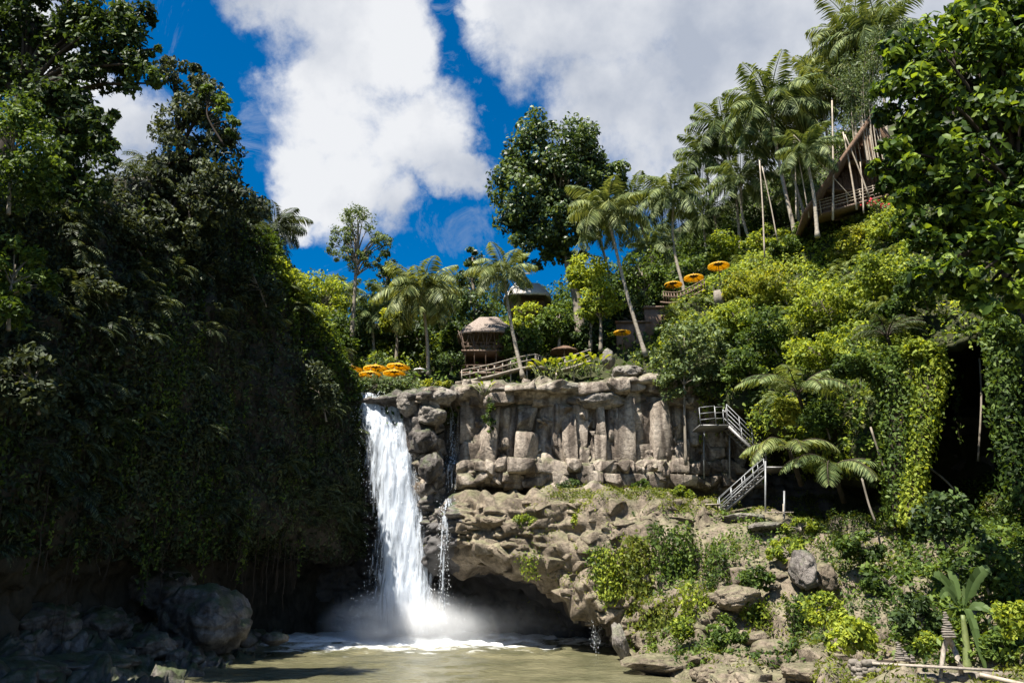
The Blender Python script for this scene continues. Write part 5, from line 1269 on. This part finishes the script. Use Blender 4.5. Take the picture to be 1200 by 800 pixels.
# banana plant
def banana(label, base, crown, Y, leaves_):
    b = at(*base, Y); c = at(*crown, Y); s = sc(*crown, Y); root = empty('banana_plant', b, label, 'banana plant')
    st = MB(); st.tube(resample([b, (b+c)/2+np.array([.04, 0, 0]), c], 10), np.linspace(.17, .08, 10), 10); st.build('stem', M['stem'], root, smooth=True)
    for (tx, ty, w_, sag, dy) in leaves_:
        e = at(tx, ty, Y+dy); n_ = 26; t = np.linspace(0, 1, n_)
        mid = c+np.outer(t, e-c); L = np.linalg.norm(e-c); mid[:, 2] += np.sin(t*math.pi)*sag*L
        T = unit(np.gradient(mid, axis=0)); fx = unit(np.array([.3, -1, .35])); S = unit(np.cross(T, fx)); U = np.cross(S, T)
        wd = (w_*s*np.clip((t-.12)*6, 0, 1)*np.sqrt(np.clip(1-((t-.5)/.52)**2, 0, 1)))
        V_, Q_ = [], []; k = 0
        for sg in (-1, 1):
            # strips between tears
            cuts = sorted(set([0]+list(rs.choice(np.arange(4, n_-2), 4, replace=False))+[n_-1]))
            for a_, b_ in zip(cuts[:-1], cuts[1:]):
                dr = rs.rand()*.25; tt = np.arange(a_, b_+1); m = len(tt)
                cols = []
                for f in (0, .5, 1):
                    w2_ = wd[tt]*f*(1-.22*(f > .4)*rs.rand(len(tt))); sh_ = (0.0 if f == 0 else -.02*f)
                    cols.append(mid[tt]+sg*S[tt]*w2_[:, None]*(1-dr*.3*f)+U[tt]*(w2_*(.25-dr*f))[:, None]+T[tt]*(w2_*.35)[:, None])
                g_ = np.stack(cols, 1).reshape(-1, 3); idx = np.arange(m*3).reshape(m, 3)
                V_.append(g_); Q_.append(np.vstack([np.stack([idx[:-1, j], idx[:-1, j+1], idx[1:, j+1], idx[1:, j]], 1) for j in (0, 1)])+k); k += len(g_)
        o = mesh_obj('leaf', np.vstack(V_), np.vstack(Q_), M['banana'], root, smooth=True)
        rb = MB(); rb.tube(mid, np.linspace(.035, .01, n_), 5, cap=False); rb.build('midrib', M['stem'], o)

# ------------------------------------------------------------------ umbrellas
def umbrella(label, px, py, rpx, Y, pole_px=22, mat='yellow_cloth', tilt=0., group='yellow umbrellas on the terraces', fringe=True, base_py=None, cone=.34):
    c = at(px, py, Y); s = sc(px, py, Y); r = rpx*s; root = empty('umbrella', c-np.array([0, 0, pole_px*s]), label, 'umbrella', group)
    k = 16; nr = 6; V = []; F_ = []
    for j in range(nr):
        q = j/(nr-1)
        for i in range(k):
            a = i*2*math.pi/k; rr = r*q*(1-.035*(i % 2)*q); V.append([rr*math.cos(a), rr*math.sin(a), r*cone*(1-q)**1.15-r*.02*(i % 2)*q])
    V = np.array(V)
    idx = np.arange(nr*k).reshape(nr, k); Q = np.stack([idx[:-1], np.roll(idx[:-1], -1, 1), np.roll(idx[1:], -1, 1), idx[1:]], -1).reshape(-1, 4)
    Vi = V*np.array([.995, .995, 1])-np.array([0, 0, .02]); VV = np.vstack([V, Vi])
    rm = np.stack([idx[-1], np.roll(idx[-1], -1), np.roll(idx[-1], -1)+nr*k, idx[-1]+nr*k], 1)
    VV = np.vstack([V, Vi]); QQ = np.vstack([Q, Q[:, ::-1]+nr*k, rm])
    ct, st_ = math.cos(tilt), math.sin(tilt)
    def T(v): v = np.asarray(v, float); return np.stack([v[:, 0]*ct+v[:, 2]*st_, v[:, 1], -v[:, 0]*st_+v[:, 2]*ct], 1)+c
    mesh_obj('canopy', T(VV), QQ, M[mat], root)
    if fringe:
        m = 48; a = np.linspace(0, 2*math.pi, m, endpoint=False); R1 = r*.99
        top = np.stack([R1*np.cos(a), R1*np.sin(a), np.full(m, -.01)], 1); bot = top*np.array([1.03, 1.03, 1]); bot[:, 2] = -r*.10-(np.arange(m) % 2)*r*.07
        i = np.arange(m); j = (i+1) % m
        mesh_obj('fringe', T(np.vstack([top, bot])), np.stack([i, j, j+m, i+m], 1), M['orange_cloth'] if mat != 'glass_cloth' else M[mat], root)
    fr = MB()
    hub = -r*.05; 
    for i in range(8):
        a = i*math.pi/4; fr.bar(T([[r*.93*math.cos(a), r*.93*math.sin(a), -.02]])[0], T([[0, 0, r*cone-.08]])[0], .03)
        fr.bar(T([[r*.5*math.cos(a), r*.5*math.sin(a), r*cone*.42]])[0], T([[0, 0, hub]])[0], .025)
    fr.build('ribs', M['wood'], root)
    if mat == 'yellow_cloth':
        m = 20; a = np.linspace(0, 2*math.pi, m, endpoint=False); q = [[.45*r*math.cos(x), .45*r*math.sin(x), r*cone*.44] for x in a]+[[.40*r*math.cos(x), .40*r*math.sin(x), r*cone*.30] for x in a]
        q.append([0, 0, r*cone*.36]); i = np.arange(m); j = (i+1) % m
        mesh_obj('inner_ring', T(q), [np.stack([i, j, j+m, i+m], 1), np.stack([i+m, j+m, np.full(m, 2*m)], 1), np.stack([j, i, np.full(m, 2*m)], 1)], M['wood'], root)
    pl = MB(); pl.tube([T([[0, 0, r*cone+.15]])[0], T([[0, 0, 0]])[0], c-np.array([0, 0, pole_px*s])], [.03, .035, .04], 6); pl.build('pole', M['wood'], root)
umbrella('leftmost of the rear yellow umbrellas beside the overgrown wall', 412, 432, 12.5, 60, 14)
umbrella('middle of the rear yellow umbrellas behind the hedge', 440, 431, 14, 60, 14)
umbrella('right rear yellow umbrella with orange fringe behind the hedge', 467, 429, 13.5, 60, 15, tilt=.08)
umbrella('left front yellow umbrella sunk behind the pale hedge', 434, 438, 13, 58.6, 10)
umbrella('right front yellow umbrella sunk behind the pale hedge', 462, 436.5, 13, 58.6, 10)
umbrella('small pale canvas umbrella left of the coconut palm trunk on the terrace', 492, 433, 7, 60, 12, mat='glass_cloth', group=None)
umbrella('single low yellow umbrella beside the leaning palm trunk', 729, 389, 10, 60, 22)
umbrella('lower left of the three orange-ringed umbrellas on the upper terrace', 789, 333, 10.5, 64, 20)
umbrella('middle of the three orange-ringed umbrellas, right of the palm trunks', 813, 325, 11.5, 63, 22)
umbrella('highest and rightmost umbrella on the upper terrace', 842, 311, 12.5, 60, 26)
umbrella('partly hidden orange umbrella beneath the three upper ones', 797, 347, 9, 65.5, 10)

# ------------------------------------------------------------------ two-storey pavilion
def thatch_roof(parent, c, rx, ry, h, ridge=.35, mat='thatch', skirt=.18, seed=0, name='roof', conc=.85):
    """hipped roof, rounded plan; c = centre at eave height"""
    nu, nv = 72, 16; u = np.linspace(0, 2*math.pi, nu+1); V = np.zeros((nu+1, nv, 3))
    for j in range(nv):
        q = j/(nv-1); f = 1-q
        for i, a in enumerate(u):
            ca, sa = math.cos(a), math.sin(a); n4 = (abs(ca)**3.2+abs(sa)**3.2)**(-1/3.2)
            ex = rx*ca*n4*(f*(1-ridge)+ridge); ey = ry*sa*n4*(f*.97+.03)
            V[i, j] = [ex, ey, h*(q**conc)]
    Vs = V.copy()
    Vs += (fbm(Vs*3+seed, 1., 4, seed)[..., None]-.5)*.16*np.array([1, 1, 1.])
    Vs[-1] = Vs[0]
    lo = Vs[:, 0].copy(); lo[:, 2] -= skirt+.08*rs.rand(nu+1); lo[-1] = lo[0]; inn = lo*np.array([.95, .95, 1]); inn[:, 2] += .08
    under = inn*np.array([ridge, .05, 1]); under[:, 2] = h*.8
    A = np.concatenate([under[:, None], inn[:, None], lo[:, None], Vs], 1)+np.array(c)
    cap = A[:-1, -1]; 
    F_ = gridfaces(*A.shape[:2]); n0 = A.shape[0]*A.shape[1]
    o = mesh_obj(name, A.reshape(-1, 3), F_, M[mat], parent, smooth=False)
    rg = MB(); a = np.array(c)+np.array([-rx*ridge*1.02, 0, h]); b = np.array(c)+np.array([rx*ridge*1.02, 0, h]); rg.tube(resample([a, (a+b)/2+np.array([0, 0, .03]), b], 6), .13, 8, wob=.3); rg.build('ridge', M[mat], o)
    return o
Yp = 61.5; s = sc(570, 420, Yp); pc = at(570, 446, Yp)
pav = empty('pavilion', pc, 'two-storey bamboo pavilion with a pale thatched roof on the cliff rim', 'pavilion')
ec = at(572, 396, Yp); thatch_roof(pav, ec, 36*s, 2.2, 26*s, .30, seed=4)
f1 = at(570, 417, Yp); f0 = at(570, 443, Yp)
mb = MB(); mb.box(f1, (56*s, 3.2, .16)); mb.box(f0-np.array([0, 0, .05]), (60*s, 3.8, .2)); mb.build('floor', M['wood'], pav)
mb = MB(); mb.box((f0+f1)/2+np.array([0, 1.5, 0]), (50*s, .1, 24*s)); mb.box((f1+ec)/2+np.array([.2, 1.5, -.25]), (48*s, .1, 10*s)); mb.build('wall', M['wood'], pav)
for ix in (-1, -.55, 0, .5, 1):
    for iy in (-1, 1):
        mb = MB(); lean = .25*ix
        mb.tube([f0+np.array([ix*23*s, iy*1.4, 0]), f1+np.array([ix*24*s, iy*1.45, 0]), ec+np.array([ix*27*s+lean, iy*1.75, .1])], .055, 6)
        if iy < 0:
            mb.tube([f1+np.array([ix*24*s, iy*1.45, .1]), ec+np.array([ix*27*s+.5, iy*1.9, .05])], .035, 5)
            mb.tube([f1+np.array([ix*24*s, iy*1.45, .1]), ec+np.array([ix*27*s-.5, iy*1.9, .05])], .035, 5)
        mb.build('post', M['wood'], pav, smooth=True)
for (fc, hw) in ((f1, 26), (f0, 27)):
    mb = MB(); 
    for z_ in (.35, .7): mb.bar(fc+np.array([-hw*s, -1.62, z_]), fc+np.array([hw*s, -1.62, z_]), .05)
    for k in range(15): x_ = -hw*s+2*hw*s*k/14; mb.bar(fc+np.array([x_, -1.62, .05]), fc+np.array([x_+(.12 if k % 2 else -.12), -1.62, .72]), .035)
    mb.build('railing', M['wood'], pav)
mb = MB()
for k in range(6): 
    p = f1+np.array([(-18+7*k)*s, -.3, .08]); mb.box(p+np.array([0, 0, .4]), (.35, .35, .06)); mb.box(p+np.array([0, .16, .65]), (.35, .05, .45)); mb.box(p+np.array([0, 0, .2]), (.3, .3, .36))
mb.build('seats', M['bamboo'], pav)
# far pale roof
fr = empty('house', at(612, 350, 76), 'far building whose pale thatched roof shows behind the curved palm', 'house')
thatch_roof(fr, at(618, 352, 70), 28*sc(614, 350, 70), 2.2, 22*sc(614, 350, 70), .5, 'pale_roof', seed=8); mb = MB(); mb.box(at(618, 362, 70.6), (3.4, 2.6, 1.4)); mb.build('wall', M['plaster'], fr)
# small shelter
sh_ = empty('shelter', at(660, 424, 60), 'small round thatched shelter on a single post below the big tree', 'shelter')
thatch_roof(sh_, at(661, 412, 60), 1.15, 1.15, .55, .05, 'thatch_brown', seed=12, skirt=.1); mb = MB(); mb.tube([at(661, 426, 60), at(661, 405, 60)], .07, 7); mb.build('post', M['wood_grey'], sh_)
# terrace railings
def railing(label, pts, Y, h=.85, step=.75, mat='wood_grey', deck=True, name='railing'):
    P = [at(x, y, yy) for x, y, yy in pts]; root = empty(name, P[0], label, 'railing', None)
    L = resample(P, 40); d = np.concatenate([[0], np.cumsum(np.linalg.norm(np.diff(L, axis=0), axis=1))]); n_ = int(d[-1]/step)+1
    q = np.stack([np.interp(np.linspace(0, d[-1], n_+1), d, L[:, i]) for i in range(3)], 1)
    for p in q:
        mb = MB(); mb.bar(p-np.array([0, 0, .05]), p+np.array([0, 0, h+.06]), .09); mb.build('post', M[mat], root)
    mb = MB()
    for z_ in (h, h*.5):
        for a, b in zip(q[:-1], q[1:]): mb.bar(a+np.array([0, -.06, z_]), b+np.array([0, -.06, z_]), .07)
    mb.build('rail', M[mat], root)
    if deck:
        mb = MB()
        for a, b in zip(q[:-1], q[1:]): mb.bar(a+np.array([0, .3, -.14]), b+np.array([0, .3, -.14]), .9, .14)
        for p in q[::2]: mb.bar(p+np.array([0, .25, -1.4]), p+np.array([0, .25, -.2]), .12)
        mb.build('deck', M[mat], root)
railing('long sloping wooden deck railing in front of the pavilion', [(541, 446, 57.5), (575, 439, 57.5), (605, 431, 57.5), (627, 427, 57.5)], 57.5)
railing('short wooden railing right of the pavilion turning back under the shelter', [(628, 427, 57.5), (640, 431, 60)], 58)
railing('wooden railing rising from the small shelter to the standing rock', [(652, 433, 58), (672, 428, 58), (692, 421, 58)], 58)
railing('picket railing of the upper umbrella terrace', [(778, 352, 64), (798, 352, 62.6), (826, 338, 62)], 62, step=.35, mat='wood')
mb = MB(); a = at(775, 378, 63); mb.box(a, (3.0, .5, 2.6)); mb.box(a+np.array([0, -.1, 1.35]), (3.2, .8, .16)); tag(mb.build('retaining_wall', M['plaster']), 'brown retaining wall under the upper umbrella terrace', 'wall')
mb = MB(); a = at(742, 395, 63); mb.box(a, (3.0, .4, 2.6)); mb.box(a+np.array([0, -.1, 1.35]), (3.2, .7, .14)); tag(mb.build('retaining_wall', M['plaster']), 'shaded brown wall behind the leaning palm trunk', 'wall')
mb = MB(); a = at(842, 345, 60.5); mb.tube([a+np.array([0, 0, -1]), a+np.array([0, 0, .3])], [.5, .42], 12, wob=.2); tag(mb.build('stone_plinth', M['stone']), 'round stone plinth under the highest umbrella', 'plinth')

# ------------------------------------------------------------------ thatched gable on the hill
Yg = 60.0
gb = empty('gable_house', at(985, 252, Yg), 'large brown thatched gable house on the hilltop at right', 'house')
A_ = at(938, 258, Yg-1); B_ = at(1018, 142, Yg-1); C_ = at(1075, 225, Yg-1)
dn = np.array([2.0, 9.0, 0]); ov = np.array([-.35, -1.6, 0])
def slab(a, b, c, d, th):
    n_ = unit(np.cross(b-a, d-a)); V = [a, b, c, d]+[p-n_*th for p in (a, b, c, d)]
    return V, [[0, 1, 2, 3], [7, 6, 5, 4], [0, 4, 5, 1], [1, 5, 6, 2], [2, 6, 7, 3], [3, 7, 4, 0]]
rf = MB(); V, Q = slab(A_+ov, B_+ov, B_+dn, A_+dn, .3); rf.add(V, Q); V, Q = slab(B_+ov, C_+ov, C_+dn, B_+dn, .3); rf.add(V, Q)
ro = rf.build('roof', M['thatch_brown'], gb)
mb = MB(); mb.bar(A_+ov*1.1, B_+ov*1.1, .16, .3); mb.bar(B_+ov*1.1, C_+ov*1.1, .16, .3); mb.build('bargeboard', M['bark_dark'], ro)
mb = MB()
for k in range(7):
    t = k/11; p = A_*(1-t)+B_*t; mb.tube([p+ov*.9+np.array([.25, 0, -.35]), p+dn*.5+np.array([.25, 0, -.35])], .05, 5)
mb.build('rafters', M['bamboo'], ro)
for k in range(22):          # gable boards
    t0 = k/22; 
mb = MB(); base = at(985, 252, Yg+.6)
xs = np.linspace(A_[0]+.9, C_[0]-.6, 26)
for i, x in enumerate(xs):
    zt = np.interp(x, [A_[0], B_[0], C_[0]], [A_[2], B_[2], C_[2]])-1.3
    if zt > base[2]+.2: mb.box(((x), Yg+.9+.04*(i % 2), (zt+base[2]-.4)/2), ((xs[1]-xs[0])*.94, .08, zt-base[2]+.4))
mb.build('gable_wall', M['thatch_brown'], gb)
mb = MB(); 
for zf in (.33, .62):
    zz_ = A_[2]+(B_[2]-A_[2])*zf; hw = [np.interp(zz_, [A_[2], B_[2]], [A_[0], B_[0]])+.5, np.interp(-zz_, [-B_[2], -C_[2]], [B_[0], C_[0]])-.4]
    mb.bar((hw[0], Yg+.1, zz_), (hw[1], Yg+.1, zz_), 1.3, .14)
mb.build('upper_floor', M['wood'], gb)
dk = [at(962, 250, Yg-1.4), at(1040, 228, Yg-1.4)]
mb = MB(); mb.bar(dk[0]+np.array([0, .9, -.1]), dk[1]+np.array([0, .9, -.1]), 2.2, .18); mb.build('deck', M['wood'], gb)
mb = MB()
for z_ in (.3, .6, .9, 1.15): mb.tube([dk[0]+np.array([-.3, -.1, z_]), dk[1]+np.array([0, -.1, z_])], .035, 5)
for k in range(6): p = dk[0]+(dk[1]-dk[0])*k/5; mb.tube([p+np.array([0, -.06, -.2]), p+np.array([0, -.06, 1.25])], .05, 5)
mb.build('railing', M['bamboo'], gb)
for i, (x0, y0, x1, y1, rad) in enumerate([(976, 258, 975, 118, .10), (1004, 246, 988, 155, .09), (1019, 232, 990, 158, .08), (933, 256, 930, 160, .07), (948, 255, 930, 158, .06), (896, 302, 890, 188, .08), (911, 282, 893, 195, .06), (998, 232, 930, 158, .045), (1012, 250, 1008, 190, .07)]):
    mb = MB(); p0 = at(x0, y0, Yg-2.2); p1 = at(x1, y1, Yg-2.2-(.2*i % .5)); mb.tube(resample([p0, (p0+p1)/2+np.array([.06, 0, 0]), p1], 9), np.linspace(rad, rad*.7, 9), 7)
    tag(mb.build('bamboo_pole', M['bamboo'], smooth=True), ['tallest upright bamboo pole in front of the thatched gable', 'left leg of the leaning pair of poles at the gable railing', 'right leg of the leaning pair of poles at the gable railing', 'upright bamboo pole just left of the thatched gable', 'slanting bamboo pole crossing the upright one left of the gable', 'lone upright bamboo pole under the hilltop palms', 'thin slanting pole beside the lone upright one', 'long thin slanting pole across the gable front', 'short pole between the leaning pair and the gable wall'][i], 'pole', 'bamboo poles around the gable')
tree('flowering_bush', 'bush with small red flowers by the gable railing', 'bush', at(1030, 262, 55), [(1028, 245, 16, 10)], 'leaf_pale', 55, leaf=.22, clumps=10, n_per=50, trunk_r=.05, trunk_name='stem')
fl = []; 
C = at(1028, 240, 54.6)+rs.normal(0, 1, (24, 3))*np.array([.8, .3, .3]); C[:8] = at(1021, 234, 54.4)+rs.normal(0, .12, (8, 3)); V, Q = clump_leaves(C, .07, 12, .11, aspect=.9)
mesh_obj('flowers', V, Q, M['flower'], [o for o in scene.collection.objects if o.name.startswith('flowering_bush')][0])

# ------------------------------------------------------------------ metal stairs
st = empty('staircase', at(862, 604, 50), 'galvanised metal staircase with handrails turning down the cliff foot', 'staircase')
def rails(parent, a, b, h=1.0, n_=3, w_=.045, posts=3, mat='metal', name='handrail'):
    mb = MB(); a = np.asarray(a, float); b = np.asarray(b, float)
    for k in range(n_): z_ = h*(k+1)/n_; mb.tube([a+np.array([0, 0, z_]), b+np.array([0, 0, z_])], w_*.55, 6)
    for k in range(posts): p = a+(b-a)*k/(posts-1); mb.tube([p, p+np.array([0, 0, h])], w_*.65, 6)
    mb.build(name, M[mat], parent)
Ys = 51.0
L0, L1, L2 = at(821, 499, Ys-.6), at(839, 497, Ys-.6), at(852, 496, Ys)
rails(st, L0, L1, 1.3, 3, .045, 2); rails(st, L1+np.array([.02, 0, 0]), L2, 1.2, 3, .05, 2, 'metal_dark')
mb = MB(); mb.box((L0+L2)/2+np.array([0, 1.0, -.06]), (abs(L2[0]-L0[0]), 2.2, .1)); mb.build('landing', M['metal_dark'], st)
U1 = at(898, 540, Ys-.4); rails(st, L2+np.array([.05, -.1, 0]), U1, 1.35, 4, .042, 4); rails(st, L2+np.array([.05, .9, 0]), U1+np.array([0, 1, 0]), 1.2, 2, .05, 3)
def flight(a, b, n_, w_=1.0):
    mb = MB()
    for k in range(n_): p = a+(b-a)*(k+.5)/n_; mb.box(p+np.array([0, w_/2, 0]), (abs(b[0]-a[0])/n_*1.15+.12, w_, .06))
    for y_ in (0, w_): mb.bar(a+np.array([0, y_, -.12]), b+np.array([0, y_, -.12]), .05, .2)
    mb.build('steps', M['metal_dark'], st)
flight(L2, U1, 12)
D0 = at(896, 556, 49.2); D1 = at(843, 602, 48.6)
flight(D0, D1, 12, 1.1); rails(st, D1+np.array([.05, -.1, 0]), D0+np.array([0, -.1, 0]), 1.05, 3, .055, 5); rails(st, D1+np.array([.3, 1.2, 0]), D0+np.array([0, 1.2, 0]), 1.0, 2, .05, 4)
mb = MB(); mb.box((U1+D0)/2+np.array([.5, .3, -.1]), (1.6, 2.4, .1)); mb.build('landing', M['metal_dark'], st)
for x0, y0, y1, yy in ((855, 500, 560, 52), (897, 540, 618, 48.4), (825, 500, 560, 53), (919, 575, 622, 46.5)):
    mb = MB(); mb.tube([at(x0, y0, yy), at(x0, y1, yy)], .06, 8); mb.build('support_post', M['metal'], st)
bn = empty('bench', at(842, 600, 47.5), 'small weathered bench on the ledge beside the foot of the stairs', 'bench'); b0 = at(826, 591, 47.5); b1 = at(844, 591, 47.5)
mb = MB(); mb.bar(b0, b1, .45, .07); mb.build('seat', M['wood_grey'], bn)
for p in (b0+np.array([.12, 0, 0]), b1-np.array([.12, 0, 0])): mb = MB(); mb.box(p+np.array([0, 0, -.26]), (.08, .38, .45)); mb.build('leg', M['wood_grey'], bn)
mb = MB(); mb.bar(at(898, 600, 47), at(930, 600, 46), .06); mb.bar(at(905, 611, 47), at(935, 611, 46), .06); mb.bar(at(918, 590, 46.5), at(918, 624, 46.5), .07); tag(mb.build('fence', M['wood_grey']), 'broken grey rail fence under the lower palm fronds', 'fence')

YB = max(25.5, min(surfY(x, 792) for x in (1030, 1060, 1100, 1125))-.9)
# ------------------------------------------------------------------ bottom right: stone wall, planks, cairns, forked stick
def pile(name, label, cat, x0, x1, yb, yt, Y, n_, r_, group=None, dy=.5):
    a = at(x0, yb, Y); b = at(x1, yb, Y); H = at(x0, yt, Y)[2]-a[2]; V, T = [], []; k = 0; root = None
    bm = bmesh.new(); bmesh.ops.create_icosphere(bm, subdivisions=2, radius=1); v0 = np.array([v.co[:] for v in bm.verts]); f0_ = np.array([[v.index for v in f.verts] for f in bm.faces]); bm.free()
    for i in range(n_):
        t, h_ = rs.rand(), rs.rand(); c = a+(b-a)*t+np.array([0, (rs.rand()-.5)*dy, H*h_])
        r = r_*(.7+.7*rs.rand()); v = np.sign(v0)*np.abs(v0)**.75*(1+.25*(vnoise(v0*1.7+i*7.7, i)-.5))[:, None]*np.array([r*1.25, r, r*.8])
        V.append(v+c); T.append(f0_+k); k += len(v0)
    return tag(mesh_obj(name, np.vstack(V), np.vstack(T), M['stone']), label, cat, group)
banana('banana plant with broad upright torn leaves at the lower right', (1134, 786), (1128, 720), YB+1.6, [(1095, 674, 8, .25, -.3), (1112, 668, 7, .22, .5), (1158, 664, 9, .15, -.2), (1142, 690, 7, .25, .8), (1102, 700, 6, .3, -.9), (1180, 735, 6, .35, -.4), (1155, 785, 7, .5, -.6), (1108, 735, 5, .45, .8)])
pile('stone_wall', 'dry-stacked stone wall at the bottom right under the plank', 'stone wall', 1003, 1036, 802, 775, YB, 170, .11)
pile('stone_wall', 'low stone edging right of the dark gap, beneath the plank', 'stone wall', 1048, 1200, 806, 790, YB, 300, .12)
mb = MB(); c = at(1041, 788, YB+.2); mb.box(c, (.5, .3, .8)); tag(mb.build('timber_block', M['bark_dark']), 'dark timber block in the gap of the stone wall', 'block')
for lab, a, b, w_, Y in (('long grey plank resting across the stone wall and cairn ledge', (1012, 776), (1168, 785), .16, YB-.1), ('pale bamboo pole lying at the bottom right corner', (1148, 790), (1205, 803), .12, 25.2)):
    mb = MB(); p, q = at(*a, Y), at(*b, Y-.5); mb.bar(p, q, .3, w_*.5) if 'plank' in lab else mb.tube(resample([p, (p+q)/2, q], 6), .07, 8)
    tag(mb.build('plank' if 'plank' in lab else 'bamboo_pole', M['wood_grey'] if 'plank' in lab else M['bamboo']), lab, 'plank' if 'plank' in lab else 'pole')
def cairn(label, px, yb, yt, Y, w0, n_):
    b = at(px, yb, Y); H = at(px, yt, Y)[2]-b[2]; root = empty('cairn', b, label, 'cairn', 'balanced stone stacks')
    bm = bmesh.new(); bmesh.ops.create_icosphere(bm, subdivisions=3, radius=1); v0 = np.array([v.co[:] for v in bm.verts]); f0_ = np.array([[v.index for v in f.verts] for f in bm.faces]); bm.free()
    z_ = 0
    for i in range(n_):
        q = i/(n_-1); th = H/n_*(1.15-.3*q); r = w0*(1-.72*q)*(.85+.3*rs.rand())
        v = np.sign(v0)*np.abs(v0)**.8*(1+.2*(vnoise(v0*1.5+i*9.1, i)-.5))[:, None]*np.array([r, r*.8, th*.56])
        mesh_obj('stone', v+b+np.array([rs.normal(0, .02), rs.normal(0, .02), z_+th/2]), f0_, M['stone'], root, smooth=True); z_ += H/n_
cairn('tallest of the ground cairns on the plank ledge', 1055, 774, 751, YB-.1, .17, 9)
cairn('shorter cairn just right of the tallest ground cairn', 1062, 775, 759, YB-.1, .14, 6)
cairn('smallest pale cairn at the right of the ledge group', 1070, 776, 766, YB-.1, .13, 4)
cairn('stack of flat stones balanced on top of the forked stick', 1112, 747, 716, YB-.3, .22, 11)
mb = MB(); 
for P, r in (([(1112, 744), (1106, 762), (1102, 794)], (.09, .08, .055)), ([(1110, 744), (1117, 758), (1124, 776), (1127, 800)], (.10, .095, .09, .07))):
    q = resample([at(x, y, YB-.3+.3*(i % 2)) for i, (x, y) in enumerate(P)], 12); mb.tube(q, np.interp(np.linspace(0, 1, 12), np.linspace(0, 1, len(r)), r), 9, wob=.15)
tag(mb.build('forked_branch', M['wood_grey'], smooth=True), 'bare forked branch standing like a wishbone beside the banana plant', 'branch')
